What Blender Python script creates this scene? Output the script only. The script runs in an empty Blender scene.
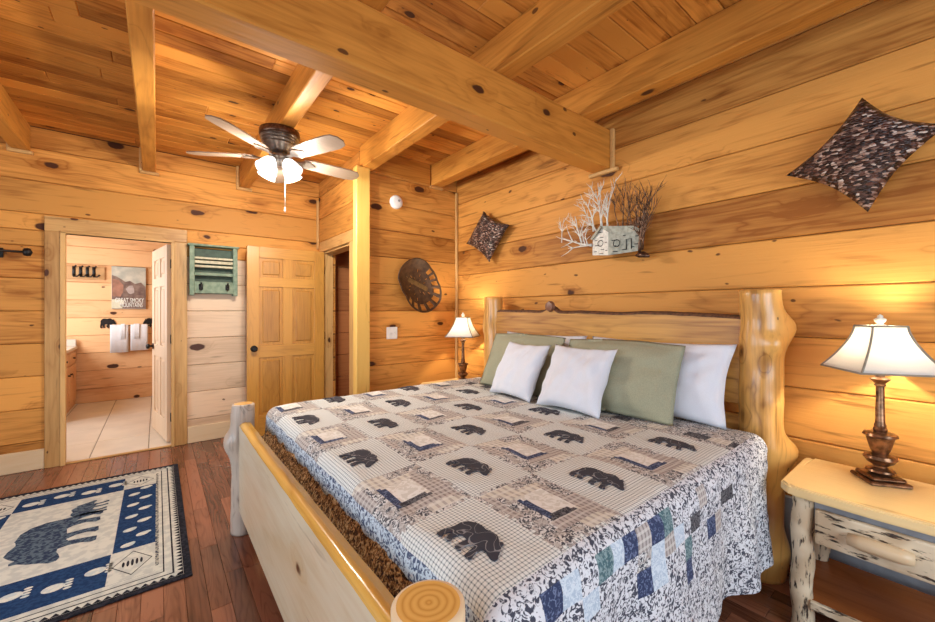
import bpy, bmesh, math, random
from mathutils import Vector, Matrix, noise
random.seed(7)
PI = math.pi
C = bpy.context.scene.collection
SC = bpy.context.scene

# ------------------------------------------------------------------ camera
YAW = math.radians(38.4); CAMH = 1.35; FPX = 391.0
cam = bpy.data.cameras.new('camera'); cam.sensor_fit = 'HORIZONTAL'; cam.sensor_width = 36
cam.lens = 36*FPX/935; cam.clip_start = .02
camo = bpy.data.objects.new('camera', cam); C.objects.link(camo)
camo.location = (0, 0, CAMH); camo.rotation_euler = (PI/2, 0, -YAW); SC.camera = camo

def at(px, py, **k):
    """where the sight line of a measured photo point meets the plane x= / y= / z="""
    t = (px-467.5)/FPX
    v = Vector((math.sin(YAW)+t*math.cos(YAW), math.cos(YAW)-t*math.sin(YAW), (311-py)/FPX))
    (a, c), = k.items(); i = 'xyz'.index(a)
    s = (c-(CAMH if i == 2 else 0))/v[i]
    return v*s+Vector((0, 0, CAMH))

# ------------------------------------------------------------------ world, daylight, exposure
SC.view_settings.view_transform = 'Standard'; SC.view_settings.look = 'None'
SC.view_settings.exposure = 0.38; SC.view_settings.gamma = 1
W = bpy.data.worlds.new('world'); SC.world = W; W.use_nodes = True
W.node_tree.nodes['Background'].inputs[0].default_value = (.75, .85, 1, 1)
W.node_tree.nodes['Background'].inputs[1].default_value = 1.0

def area(name, loc, rot, sx, sy, power, col):
    l = bpy.data.lights.new(name, 'AREA'); l.shape = 'RECTANGLE'; l.size = sx; l.size_y = sy
    l.energy = power; l.color = col
    o = bpy.data.objects.new(name, l); C.objects.link(o); o.location = loc; o.rotation_euler = rot
    return o
DAY = (.72, .86, 1.0)
# three windows of the unseen walls behind and left of the camera, one in the bathroom
area('window_daylight', (.9, -1.74, 1.45), (PI/2, 0, 0), 2.2, 1.5, 46, DAY)
area('window_daylight', (-2.74, 2.6, 1.45), (0, -PI/2, 0), 1.5, 1.8, 32, DAY)
area('window_daylight', (-2.74, .2, 1.45), (0, -PI/2, 0), 1.5, 1.8, 38, DAY)
area('bathroom_daylight', (-1.66, 6.6, 1.65), (0, -PI/2, 0), 1.2, 1.3, 44, (.90, .95, 1))

def bulb(name, loc, power, col, r=.03):
    l = bpy.data.lights.new(name, 'POINT'); l.energy = power; l.color = col; l.shadow_soft_size = r
    o = bpy.data.objects.new(name, l); C.objects.link(o); o.location = loc
    return o

# ------------------------------------------------------------------ node helpers and materials
def newmat(name):
    m = bpy.data.materials.new(name); m.use_nodes = True
    nt = m.node_tree
    return m, nt, nt.nodes['Principled BSDF']
def N(nt, t, **k):
    n = nt.nodes.new(t)
    for a, b in k.items(): setattr(n, a, b)
    return n
def L(nt, a, b): nt.links.new(a, b)
def math_(nt, op, a, b=None, c=None, clamp=False):
    n = N(nt, 'ShaderNodeMath', operation=op, use_clamp=clamp)
    for i, v in enumerate((a, b, c)):
        if v is None: continue
        if isinstance(v, (int, float)): n.inputs[i].default_value = v
        else: L(nt, v, n.inputs[i])
    return n.outputs[0]
def ramp(nt, f, stops):
    r = N(nt, 'ShaderNodeValToRGB'); e = r.color_ramp.elements
    while len(e) < len(stops): e.new(.5)
    for i, (p, c) in enumerate(stops):
        e[i].position = p; e[i].color = (*c, 1) if len(c) == 3 else c
    L(nt, f, r.inputs[0]); return r.outputs[0]
def mix(nt, f, a, b, mode='MIX'):
    n = N(nt, 'ShaderNodeMix', data_type='RGBA', blend_type=mode)
    if isinstance(f, (int, float)): n.inputs[0].default_value = f
    else: L(nt, f, n.inputs[0])
    for i, v in ((6, a), (7, b)):
        if isinstance(v, tuple): n.inputs[i].default_value = (*v[:3], 1)
        else: L(nt, v, n.inputs[i])
    return n.outputs[2]
def maprange(nt, v, a, b, c, d):
    n = N(nt, 'ShaderNodeMapRange', interpolation_type='SMOOTHSTEP')
    L(nt, v, n.inputs[0])
    for i, x in enumerate((a, b, c, d)): n.inputs[i+1].default_value = x
    return n.outputs[0]

def wood(name, light, dark, axis=0, rough=.42, knots=.55, var=.22, grain=1.0, kcol=(.07, .022, .008), kscale=1.0, contrast=1.0, spec=.35, bump=.15, coat=0):
    m, nt, bs = newmat(name)
    tc = N(nt, 'ShaderNodeTexCoord'); gi = N(nt, 'ShaderNodeNewGeometry')
    rnd = gi.outputs['Random Per Island']
    off = N(nt, 'ShaderNodeCombineXYZ')
    L(nt, math_(nt, 'MULTIPLY', rnd, 31.7), off.inputs[0]); L(nt, math_(nt, 'MULTIPLY', rnd, 57.3), off.inputs[1]); L(nt, math_(nt, 'MULTIPLY', rnd, 43.1), off.inputs[2])
    add = N(nt, 'ShaderNodeVectorMath', operation='ADD'); L(nt, tc.outputs['Object'], add.inputs[0]); L(nt, off.outputs[0], add.inputs[1])
    def mp(al, ac):
        s = N(nt, 'ShaderNodeVectorMath', operation='MULTIPLY'); v = [ac]*3; v[axis] = al
        s.inputs[1].default_value = v; L(nt, add.outputs[0], s.inputs[0]); return s.outputs[0]
    # knots
    kv = N(nt, 'ShaderNodeTexVoronoi', feature='F1'); kv.inputs['Scale'].default_value = 1
    wob = N(nt, 'ShaderNodeTexNoise'); wob.inputs['Scale'].default_value = 9; L(nt, add.outputs[0], wob.inputs['Vector'])
    wa = N(nt, 'ShaderNodeVectorMath', operation='MULTIPLY_ADD'); L(nt, wob.outputs['Color'], wa.inputs[0]); wa.inputs[1].default_value = (.12,)*3; L(nt, mp(1.9*kscale, 3.6*kscale), wa.inputs[2])
    L(nt, wa.outputs[0], kv.inputs['Vector'])
    sep = N(nt, 'ShaderNodeSeparateColor'); L(nt, kv.outputs['Color'], sep.inputs[0])
    gate = math_(nt, 'LESS_THAN', sep.outputs[0], knots)
    kd = math_(nt, 'ADD', kv.outputs['Distance'], math_(nt, 'MULTIPLY', sep.outputs[1], .07))
    core = math_(nt, 'MULTIPLY', maprange(nt, kd, .115, .15, 1, 0), gate)
    halo = math_(nt, 'MULTIPLY', maprange(nt, kd, .10, .38, 1, 0), gate)
    # pin knots
    pv = N(nt, 'ShaderNodeTexVoronoi', feature='F1'); pv.inputs['Scale'].default_value = 1
    pa = N(nt, 'ShaderNodeVectorMath', operation='MULTIPLY_ADD'); L(nt, wob.outputs['Color'], pa.inputs[0]); pa.inputs[1].default_value = (.3,)*3; L(nt, mp(4.5*kscale, 8.5*kscale), pa.inputs[2]); L(nt, pa.outputs[0], pv.inputs['Vector'])
    ps = N(nt, 'ShaderNodeSeparateColor'); L(nt, pv.outputs['Color'], ps.inputs[0])
    pin = math_(nt, 'MULTIPLY', maprange(nt, math_(nt, 'ADD', pv.outputs['Distance'], math_(nt, 'MULTIPLY', ps.outputs[1], .06)), 0.09, .125, 1, 0), math_(nt, 'LESS_THAN', ps.outputs[0], knots*.6))
    core = math_(nt, 'MAXIMUM', core, math_(nt, 'MULTIPLY', pin, .85))
    # dark mineral streaks along the grain
    sn = N(nt, 'ShaderNodeTexNoise'); sn.inputs['Scale'].default_value = 1; sn.inputs['Detail'].default_value = 4; L(nt, mp(2.2, 24), sn.inputs['Vector'])
    streak = math_(nt, 'MULTIPLY', maprange(nt, sn.outputs['Fac'], .64, .74, 0, 1), .55 if knots else .15)
    # grain
    g1 = N(nt, 'ShaderNodeTexNoise'); g1.inputs['Scale'].default_value = 1; g1.inputs['Detail'].default_value = 3; g1.inputs['Distortion'].default_value = .4
    gv = N(nt, 'ShaderNodeVectorMath', operation='ADD'); L(nt, mp(.7, 5), gv.inputs[0])
    hc = N(nt, 'ShaderNodeCombineXYZ')
    for i in range(3): L(nt, math_(nt, 'MULTIPLY', halo, .25), hc.inputs[i])
    L(nt, hc.outputs[0], gv.inputs[1]); L(nt, gv.outputs[0], g1.inputs['Vector'])
    rings = math_(nt, 'PINGPONG', math_(nt, 'MULTIPLY', g1.outputs['Fac'], 16*grain), 1.0)
    g2 = N(nt, 'ShaderNodeTexNoise'); g2.inputs['Scale'].default_value = 1; g2.inputs['Detail'].default_value = 5; L(nt, mp(3, 70), g2.inputs['Vector'])
    g3 = N(nt, 'ShaderNodeTexNoise'); g3.inputs['Scale'].default_value = 1; g3.inputs['Detail'].default_value = 2; L(nt, mp(.8, 3), g3.inputs['Vector'])
    f = math_(nt, 'MULTIPLY', math_(nt, 'POWER', rings, 3.0), .30*contrast)
    f = math_(nt, 'ADD', f, math_(nt, 'MULTIPLY', math_(nt, 'SUBTRACT', g2.outputs['Fac'], .45), .9*contrast))
    f = math_(nt, 'ADD', f, math_(nt, 'MULTIPLY', math_(nt, 'SUBTRACT', g3.outputs['Fac'], .45), 1.3*contrast))
    f = math_(nt, 'ADD', f, math_(nt, 'MULTIPLY', halo, .35*contrast))
    f = math_(nt, 'ADD', f, math_(nt, 'MULTIPLY', math_(nt, 'SUBTRACT', rnd, .5), .62*contrast), clamp=True)
    col = mix(nt, f, light, dark)
    vr = math_(nt, 'ADD', 1-var/2, math_(nt, 'MULTIPLY', math_(nt, 'FRACT', math_(nt, 'MULTIPLY', rnd, 77.7)), var))
    vc = N(nt, 'ShaderNodeCombineColor')
    for i in range(3): L(nt, vr, vc.inputs[i])
    col = mix(nt, 1.0, col, vc.outputs[0], 'MULTIPLY')
    col = mix(nt, streak, col, tuple(d*.45 for d in dark))
    col = mix(nt, core, col, kcol)
    L(nt, col, bs.inputs['Base Color'])
    bs.inputs['Roughness'].default_value = rough; bs.inputs['Specular IOR Level'].default_value = spec
    if coat: bs.inputs['Coat Weight'].default_value = coat; bs.inputs['Coat Roughness'].default_value = .12
    if bump:
        b = N(nt, 'ShaderNodeBump'); b.inputs['Strength'].default_value = bump; b.inputs['Distance'].default_value = .004
        L(nt, math_(nt, 'SUBTRACT', g2.outputs['Fac'], core), b.inputs['Height']); L(nt, b.outputs[0], bs.inputs['Normal'])
    return m

def plain(name, col, rough=.5, metal=0, noise_amt=.12, nscale=30, emit=0, ecol=None, sub=0, bump=0, col2=None):
    m, nt, bs = newmat(name)
    tc = N(nt, 'ShaderNodeTexCoord'); n = N(nt, 'ShaderNodeTexNoise'); n.inputs['Scale'].default_value = nscale; n.inputs['Detail'].default_value = 4
    L(nt, tc.outputs['Object'], n.inputs['Vector'])
    c2 = col2 or tuple(x*(1-noise_amt*2) for x in col)
    L(nt, mix(nt, maprange(nt, n.outputs['Fac'], .3, .7, 0, 1), col, c2), bs.inputs['Base Color'])
    bs.inputs['Roughness'].default_value = rough; bs.inputs['Metallic'].default_value = metal
    if emit: bs.inputs['Emission Color'].default_value = (*(ecol or col), 1); bs.inputs['Emission Strength'].default_value = emit
    if bump:
        b = N(nt, 'ShaderNodeBump'); b.inputs['Strength'].default_value = bump; b.inputs['Distance'].default_value = .004
        L(nt, n.outputs['Fac'], b.inputs['Height']); L(nt, b.outputs[0], bs.inputs['Normal'])
    return m

PINE_L, PINE_D = (.68, .310, .068), (.30, .098, .014)
M = {}
for ax, s in enumerate('xyz'):
    M['log_'+s] = wood('log_pine_'+s, PINE_L, PINE_D, ax, rough=.55, knots=.95, contrast=1.35, var=.34, bump=.35, spec=.2)
    M['beam_'+s] = wood('beam_pine_'+s, (.68, .295, .052), (.34, .115, .014), ax, rough=.5, spec=.25, knots=.75, contrast=1.1)
    M['trim_'+s] = wood('trim_pine_'+s, (.70, .42, .155), (.38, .18, .05), ax, rough=.4, knots=.75, kscale=1.6, contrast=1.0)
    M['pale_'+s] = wood('pale_pine_'+s, (.78, .60, .37), (.66, .44, .22), ax, rough=.35, knots=.25, contrast=.75, spec=.4)
def barkwood(name, axis):
    m, nt, bs = newmat(name); tc = N(nt, 'ShaderNodeTexCoord')
    sc = [62]*3; sc[axis] = 13
    v = N(nt, 'ShaderNodeVectorMath', operation='MULTIPLY'); v.inputs[1].default_value = sc; L(nt, tc.outputs['Object'], v.inputs[0])
    n = N(nt, 'ShaderNodeTexNoise'); n.inputs['Scale'].default_value = 1; n.inputs['Detail'].default_value = 4; n.inputs['Roughness'].default_value = .6; L(nt, v.outputs[0], n.inputs['Vector'])
    n2 = N(nt, 'ShaderNodeTexNoise'); n2.inputs['Scale'].default_value = 9; L(nt, tc.outputs['Object'], n2.inputs['Vector'])
    f = maprange(nt, n.outputs['Fac'], .55, .63, 0, 1)
    base = mix(nt, maprange(nt, n2.outputs['Fac'], .35, .65, 0, 1), (.74, .62, .43), (.56, .42, .26))
    L(nt, mix(nt, f, base, (.045, .028, .018)), bs.inputs['Base Color']); bs.inputs['Roughness'].default_value = .5
    b = N(nt, 'ShaderNodeBump'); b.inputs['Distance'].default_value = .006; b.inputs['Strength'].default_value = .7; b.invert = True; L(nt, f, b.inputs['Height']); L(nt, b.outputs[0], bs.inputs['Normal'])
    return m
for ax, s in enumerate('xyz'): M['bark_'+s] = barkwood('scraped_bark_'+s, ax)
M['ceil'] = wood('ceiling_pine', (.63, .270, .050), (.29, .092, .012), 0, rough=.55, spec=.2, knots=.85, kscale=1.8, var=.4, contrast=1.3, bump=.3)
M['redlog'] = wood('hall_pine', (.55, .22, .08), (.34, .11, .035), 0, rough=.45)
M['oak'] = wood('oak_door', (.60, .29, .052), (.30, .115, .016), 2, rough=.35, knots=0, grain=1.6, contrast=.8, spec=.5, var=.1)
M['oak_h'] = wood('oak_rail', (.60, .29, .052), (.30, .115, .016), 0, rough=.35, knots=0, grain=1.6, contrast=.8, spec=.5, var=.1)
M['bdoor'] = wood('pale_door', (.85, .66, .46), (.72, .50, .31), 2, rough=.4, knots=0, grain=1.3, contrast=.6, var=.08)
M['bathlog'] = wood('bath_pine', (.84, .50, .25), (.60, .27, .10), 0, rough=.45, knots=.75)
M['headwood'] = wood('golden_slab', (.66, .34, .075), (.28, .10, .018), 1, rough=.4, knots=.9, grain=1.2, contrast=1.3, spec=.5)
M['footwood'] = wood('cream_slab', (.84, .74, .53), (.66, .48, .25), 1, rough=.28, knots=.35, contrast=.9, spec=.5, coat=.3)
M['post'] = wood('peeled_log', (.68, .36, .095), (.24, .095, .02), 2, rough=.3, knots=.8, kscale=1.8, contrast=1.65, spec=.5, coat=.25)
M['greypost'] = wood('weathered_log', (.52, .45, .37), (.10, .08, .07), 2, rough=.35, knots=.8, kscale=1.6, contrast=1.9, coat=.25)
M['floor'] = wood('oak_floor_red', (.26, .098, .052), (.07, .021, .011), 1, rough=.2, knots=0, grain=2.6, contrast=1.3, var=.5, spec=.5, bump=.08)
M['shelfred'] = wood('shelf_stained', (.40, .13, .035), (.22, .06, .015), 1, rough=.25, knots=.1, var=.4)
M['bark'] = plain('bark_edge', (.16, .07, .03), .8, noise_amt=.3, nscale=60, bump=.6)
M['bronze'] = plain('dark_bronze', (.16, .085, .05), .35, .75, .3, 60)
M['fanmetal'] = plain('pewter', (.30, .26, .22), .32, .85, .1, 40)
M['black'] = plain('black_iron', (.018, .016, .015), .45, .5)
M['brass'] = plain('antique_bronze', (.30, .15, .075), .3, .8, .35, 45)
M['silver'] = plain('brushed_pale_metal', (.80, .78, .68), .4, 0, .12, 50)
M['sage_metal'] = plain('grey_green_metal', (.42, .42, .33), .5, .25, .2, 40)
M['white_plastic'] = plain('white_plastic', (.85, .84, .80), .4, noise_amt=.03)
M['white_cloth'] = plain('white_cotton', (.70, .72, .77), .9, noise_amt=.03, nscale=300, bump=.2)
M['towel'] = plain('towel_terry', (.88, .88, .90), .95, noise_amt=.06, nscale=400, bump=.4)
M['sage'] = plain('sage_linen', (.36, .355, .235), .9, noise_amt=.1, nscale=250, bump=.3)
M['green'] = plain('green_distressed', (.15, .22, .14), .6, noise_amt=.2, nscale=25, col2=(.26, .33, .22))
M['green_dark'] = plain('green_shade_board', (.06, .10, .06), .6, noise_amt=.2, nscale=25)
M['wornwood'] = plain('worn_cream_wood', (.62, .56, .38), .6, nscale=30, col2=(.45, .42, .26))
M['tile'] = plain('beige_tile', (.74, .66, .55), .3, noise_amt=.06, nscale=4)
M['grey_board'] = plain('grey_board', (.30, .31, .33), .6, noise_amt=.1, nscale=20)
M['mattress'] = plain('mattress_ticking', (.7, .68, .62), .9)
M['seam'] = plain('dark_seam', (.10, .04, .015), .9)

def fabric_uv(m, nt):
    uv = N(nt, 'ShaderNodeUVMap'); uv.uv_map = 'UVMap'; return uv.outputs[0]
def checkcloth():
    m, nt, bs = newmat('check_cloth'); uv = fabric_uv(m, nt)
    s = N(nt, 'ShaderNodeSeparateXYZ'); L(nt, uv, s.inputs[0])
    def line(o): return math_(nt, 'LESS_THAN', math_(nt, 'FRACT', math_(nt, 'MULTIPLY', o, 84)), .30)
    a, b = line(s.outputs[0]), line(s.outputs[1])
    f = math_(nt, 'MULTIPLY', math_(nt, 'ADD', a, b), .5)
    n = N(nt, 'ShaderNodeTexNoise'); n.inputs['Scale'].default_value = 5; L(nt, uv, n.inputs['Vector'])
    c = ramp(nt, f, [(0, (.80, .83, .80)), (.5, (.50, .54, .53)), (1, (.13, .17, .19))])
    L(nt, c, bs.inputs['Base Color']); bs.inputs['Roughness'].default_value = .95
    return m
def floral(name, lo, hi, scale=70, thr=.5, tint=None, sharp=.05):
    m, nt, bs = newmat(name); uv = fabric_uv(m, nt)
    v = N(nt, 'ShaderNodeTexNoise'); v.inputs['Scale'].default_value = scale; v.inputs['Detail'].default_value = 2.5; v.inputs['Distortion'].default_value = 1.6; L(nt, uv, v.inputs['Vector'])
    f = maprange(nt, v.outputs['Fac'], thr-sharp, thr+sharp, 0, 1)
    col = mix(nt, f, lo, hi)
    if tint:
        w = N(nt, 'ShaderNodeTexNoise'); w.inputs['Scale'].default_value = scale*.35; L(nt, uv, w.inputs['Vector'])
        col = mix(nt, math_(nt, 'MULTIPLY', maprange(nt, w.outputs['Fac'], .48, .62, 0, 1), .7), col, tint)
    L(nt, col, bs.inputs['Base Color']); bs.inputs['Roughness'].default_value = .95
    b = N(nt, 'ShaderNodeBump'); b.inputs['Strength'].default_value = .4; b.inputs['Distance'].default_value = .004; L(nt, v.outputs['Fac'], b.inputs['Height']); L(nt, b.outputs[0], bs.inputs['Normal'])
    return m
def plaid(name, a, b2, c2, sc=55):
    m, nt, bs = newmat(name); uv = fabric_uv(m, nt)
    s = N(nt, 'ShaderNodeSeparateXYZ'); L(nt, uv, s.inputs[0])
    l1 = math_(nt, 'LESS_THAN', math_(nt, 'FRACT', math_(nt, 'MULTIPLY', s.outputs[0], sc)), .4)
    l2 = math_(nt, 'LESS_THAN', math_(nt, 'FRACT', math_(nt, 'MULTIPLY', s.outputs[1], sc*.8)), .35)
    c = mix(nt, math_(nt, 'MULTIPLY', l2, .6), mix(nt, math_(nt, 'MULTIPLY', l1, .6), a, b2), c2)
    L(nt, c, bs.inputs['Base Color']); bs.inputs['Roughness'].default_value = .95
    return m
def bearcloth(name, base, line, scale=22):
    m, nt, bs = newmat(name); uv = fabric_uv(m, nt)
    n = N(nt, 'ShaderNodeTexNoise'); n.inputs['Scale'].default_value = scale; n.inputs['Detail'].default_value = 0; n.inputs['Distortion'].default_value = .8; L(nt, uv, n.inputs['Vector'])
    f = math_(nt, 'LESS_THAN', math_(nt, 'ABSOLUTE', math_(nt, 'SUBTRACT', n.outputs['Fac'], .5)), .016)
    L(nt, mix(nt, math_(nt, 'MULTIPLY', f, .7), base, line), bs.inputs['Base Color']); bs.inputs['Roughness'].default_value = .95
    return m
QM = [checkcloth(),                                                              # 0 cream check
      floral('floral_grey', (.05, .055, .08), (.70, .72, .75), 62, .475),           # 1 outer border
      floral('floral_blue', (.07, .10, .18), (.60, .70, .78), 60, .48),           # 2 foot border
      bearcloth('bear_charcoal', (.035, .036, .05), (.35, .35, .36)),             # 3 bears
      plaid('plaid_brown', (.47, .43, .40), (.13, .10, .10), (.66, .64, .59)),     # 4
      plaid('plaid_beige', (.68, .66, .58), (.30, .27, .25), (.76, .75, .70), 40),   # 5
      floral('navy_print', (.025, .04, .10), (.14, .18, .30), 70, .56),            # 6
      floral('center_cream', (.66, .65, .59), (.80, .80, .76), 30, .5),            # 7
      floral('teal_print', (.06, .13, .15), (.22, .32, .33), 70, .5),              # 8
      floral('pale_blue', (.42, .52, .62), (.62, .70, .76), 80, .5),               # 9
      floral('floral_cream', (.05, .055, .07), (.72, .72, .70), 80, .50, (.46, .42, .38)),  # 10
      floral('dark_print', (.02, .02, .03), (.14, .14, .15), 80, .5)]              # 11

# ------------------------------------------------------------------ geometry helpers
def obj(name, bm, mats, parent=None, smooth=False):
    me = bpy.data.meshes.new(name); bm.to_mesh(me); bm.free()
    for m in (mats if isinstance(mats, (list, tuple)) else [mats]): me.materials.append(m)
    if smooth:
        for p in me.polygons: p.use_smooth = True
    o = bpy.data.objects.new(name, me); C.objects.link(o)
    if parent is not None: o.parent = parent
    return o
def autosmooth(o, ang=40):
    me = o.data
    for p in me.polygons: p.use_smooth = True
    try: me.set_sharp_from_angle(angle=math.radians(ang))
    except Exception: pass
    return o
def tag(o, label, cat, group=None, kind=None):
    o['label'] = label; o['category'] = cat
    if group: o['group'] = group
    if kind: o['kind'] = kind
    return o
def thing(name, label, cat, loc=(0, 0, 0), rz=0, group=None):
    o = bpy.data.objects.new(name, None); C.objects.link(o); o.empty_display_size = .1
    o.location = loc; o.rotation_euler = (0, 0, rz)
    return tag(o, label, cat, group)
def struct(name, bm, mats, label, cat, parent=None, smooth=False):
    o = obj(name, bm, mats, parent, smooth)
    if parent is None: tag(o, label, cat, kind='structure')
    return o
def copytree(o, parent=None):
    c = o.copy(); C.objects.link(c); c.parent = parent
    for ch in list(o.children): copytree(ch, c)
    return c
def B(): return bmesh.new()
def box(bm, x0, x1, y0, y1, z0, z1, mi=0, bev=0, segs=1):
    r = bmesh.ops.create_cube(bm, size=1)
    vs = r['verts']
    for v in vs:
        v.co = Vector(((x0+x1)/2+v.co.x*(x1-x0), (y0+y1)/2+v.co.y*(y1-y0), (z0+z1)/2+v.co.z*(z1-z0)))
    es = set(e for v in vs for e in v.link_edges); fs = set(f for v in vs for f in v.link_faces)
    for f in fs: f.material_index = mi
    if bev:
        rr = bmesh.ops.bevel(bm, geom=list(es), offset=bev, segments=segs, affect='EDGES', profile=.6)
        for f in rr['faces']: f.material_index = mi
        vs = set(v for f in rr['faces'] for v in f.verts)
    return list(vs)
def obox(bm, c, size, rot, mi=0, bev=0):
    """box at c rotated by the matrix rot"""
    n0 = set(bm.verts)
    box(bm, -size[0]/2, size[0]/2, -size[1]/2, size[1]/2, -size[2]/2, size[2]/2, mi, bev)
    for v in bm.verts:
        if v not in n0: v.co = rot @ v.co + Vector(c)
def frames(pts):
    out = []; up = None
    for i, p in enumerate(pts):
        t = (pts[min(i+1, len(pts)-1)]-pts[max(i-1, 0)]).normalized()
        if up is None: up = Vector((0, 0, 1)) if abs(t.z) < .9 else Vector((1, 0, 0))
        s = t.cross(up)
        if s.length < 1e-5: s = t.cross(Vector((0, 1, 0)))
        s.normalize(); up = s.cross(t).normalized(); out.append((s, up))
    return out
def tube(bm, pts, rad, segs=8, mi=0, lump=0, seed=0, capmi=None, sq=None):
    pts = [Vector(p) for p in pts]; fr = frames(pts); rings = []
    if not isinstance(rad, (list, tuple)): rad = [rad]*len(pts)
    for (p, (s, u), r) in zip(pts, fr, rad):
        ring = []
        for k in range(segs):
            a = 2*PI*k/segs; d = s*math.cos(a)+u*math.sin(a)
            rr = r
            if lump: rr *= 1+lump*noise.noise((p+d*r)*7+Vector((seed, seed*2, 0)))
            ring.append(bm.verts.new(p+d*rr))
        rings.append(ring)
    for a, b in zip(rings, rings[1:]):
        for k in range(segs):
            f = bm.faces.new((a[k], a[(k+1) % segs], b[(k+1) % segs], b[k])); f.material_index = mi; f.smooth = True
    for ring in (rings[0], rings[-1]):
        f = bm.faces.new(ring if ring is rings[-1] else ring[::-1]); f.material_index = mi if capmi is None else capmi
    return rings
def lathe(bm, prof, c=(0, 0, 0), segs=24, mi=0, sqr=0, rot=0):
    """prof: (radius, z); sqr>0 squares the section"""
    rings = []
    for r, z in prof:
        ring = []
        for k in range(segs):
            a = 2*PI*k/segs
            q = 1/max(abs(math.cos(a)), abs(math.sin(a))); q = 1+(q-1)*sqr
            ring.append(bm.verts.new((c[0]+r*q*math.cos(a+rot), c[1]+r*q*math.sin(a+rot), c[2]+z)))
        rings.append(ring)
    for a, b in zip(rings, rings[1:]):
        for k in range(segs):
            f = bm.faces.new((a[k], a[(k+1) % segs], b[(k+1) % segs], b[k])); f.material_index = mi; f.smooth = True
    if prof[0][0] > 1e-4: bm.faces.new(rings[0][::-1]).material_index = mi
    if prof[-1][0] > 1e-4: bm.faces.new(rings[-1]).material_index = mi
def prism(bm, poly, fn, t0, t1, mi=0, subdiv=0):
    """poly 2D outline; fn(a,b,t)->3D; solid between t0 and t1, ear-cut caps"""
    from mathutils.geometry import tessellate_polygon
    tris = tessellate_polygon([[Vector((a, b, 0)) for a, b in poly]])
    lo = [bm.verts.new(fn(a, b, t0)) for a, b in poly]; hi = [bm.verts.new(fn(a, b, t1)) for a, b in poly]
    out = []
    for t in tris:
        out.append(bm.faces.new([hi[i] for i in t])); out.append(bm.faces.new([lo[i] for i in t[::-1]]))
    n = len(poly)
    for i in range(n): out.append(bm.faces.new((lo[i], lo[(i+1) % n], hi[(i+1) % n], hi[i])))
    for f in out: f.material_index = mi
    return out

# ------------------------------------------------------------------ log walls
def logwall(bm, axis, plane, side, a0, a1, z0, z1, step, zs, openings=(), thick=.12, joints=True, matfn=None, seam=1):
    """rows of squared logs. axis: 0 the wall runs along x (plane = its y), 1 along y (plane = its x);
    side: +1/-1 where the wall's body lies from its face"""
    z = zs
    while z > z0+1e-4: z -= step
    rows = []
    while z < z1:
        rows.append((max(z, z0), min(z+step, z1))); z += step
    for (za, zb) in rows:
        if zb-za < .012: continue
        cuts = sorted({za, zb}|{o[3] for o in openings if za < o[3] < zb}|{o[2] for o in openings if za < o[2] < zb})
        for ca, cb in zip(cuts, cuts[1:]):
            segs = [(a0, a1)]
            for (oa, ob, oz0, oz1) in openings:
                if ca >= oz0-1e-4 and cb <= oz1+1e-4:
                    ns = []
                    for s in segs:
                        if ob <= s[0] or oa >= s[1]: ns.append(s); continue
                        if oa > s[0]: ns.append((s[0], oa))
                        if ob < s[1]: ns.append((ob, s[1]))
                    segs = ns
            for (sa, sb) in segs:
                parts = [(sa, sb)]
                if joints and sb-sa > 2.6 and random.random() < .45:
                    c = sa+(sb-sa)*random.uniform(.3, .7); parts = [(sa, c), (c, sb)]
                for (pa, pb) in parts:
                    p0, p1 = (plane, plane+side*thick); lo, hi = min(p0, p1), max(p0, p1)
                    q0, q1 = sorted((plane+side*.02, plane+side*(thick-.004)))
                    mi = matfn(pa, ca) if matfn else 0
                    ga, gb = ca+.0016, cb-.0016
                    if axis == 0: box(bm, pa+.0008, pb-.0008, lo, hi, ga, gb, mi, .006); box(bm, pa+.002, pb-.002, q0, q1, ca, cb, seam)
                    else: box(bm, lo, hi, pa+.0008, pb-.0008, ga, gb, mi, .006); box(bm, q0, q1, pa+.002, pb-.002, ca, cb, seam)

XR = 2.66; YW = 3.55; XT = 1.55; YB = 4.9; XL = -2.8; YF = -1.8; ZC = 2.92; HT = .14
bm = B(); logwall(bm, 1, XR, 1, YF, YB+.12, 0, ZC, .268, 1.479, joints=False)
struct('wall_right', bm, [M['log_y'], M['seam']], 'long pine log wall behind the headboard', 'wall')
bm = B(); logwall(bm, 0, YW, 1, XT+.0, XR, 0, ZC, .268, 1.35, joints=False, thick=.13)
struct('wall_corner', bm, [M['log_x'], M['seam']], 'short orange pine log wall carrying the metal seat and light switch', 'wall')
DY0, DY1 = 3.86, 4.70
bm = B(); logwall(bm, 1, XT, 1, YW+.13, YB, 0, ZC, .278, 1.35, [(DY0, DY1, 0, 2.05)], joints=False, thick=HT)
struct('wall_return', bm, [M['log_y'], M['seam']], 'narrow log wall holding the hall doorway beside the corner post', 'wall')
BX0, BX1 = -.645, .121
bm = B(); logwall(bm, 0, YB, 1, XL, XT+HT, 0, ZC, .278, 1.35, [(BX0, BX1, 0, 2.04)], thick=.12, joints=False, matfn=lambda a, z: 2 if a > .1 and z < 1.9 else 0)  # lower logs right of the bathroom doorway get a paler material
struct('wall_back', bm, [M['log_x'], M['seam'], wood('paler_log_pine', (.80, .58, .38), (.52, .34, .20), 0, knots=.8)], 'far pine log wall with the bathroom doorway', 'wall')
bm = B(); logwall(bm, 0, YB, 1, XT+HT, XR, 0, ZC, .278, 1.35, joints=False)
struct('wall_hall', bm, [M['redlog'], M['seam']], 'dark reddish log wall seen inside the hall doorway', 'wall')
bm = B(); logwall(bm, 1, XL, -1, YF, YB, 0, ZC, .278, 1.35, [(1.7, 3.5, .7, 2.2), (-.7, 1.1, .7, 2.2)])
struct('wall_left', bm, [M['log_y'], M['seam']], 'left pine log wall with two windows, out of the photo', 'wall')
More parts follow.
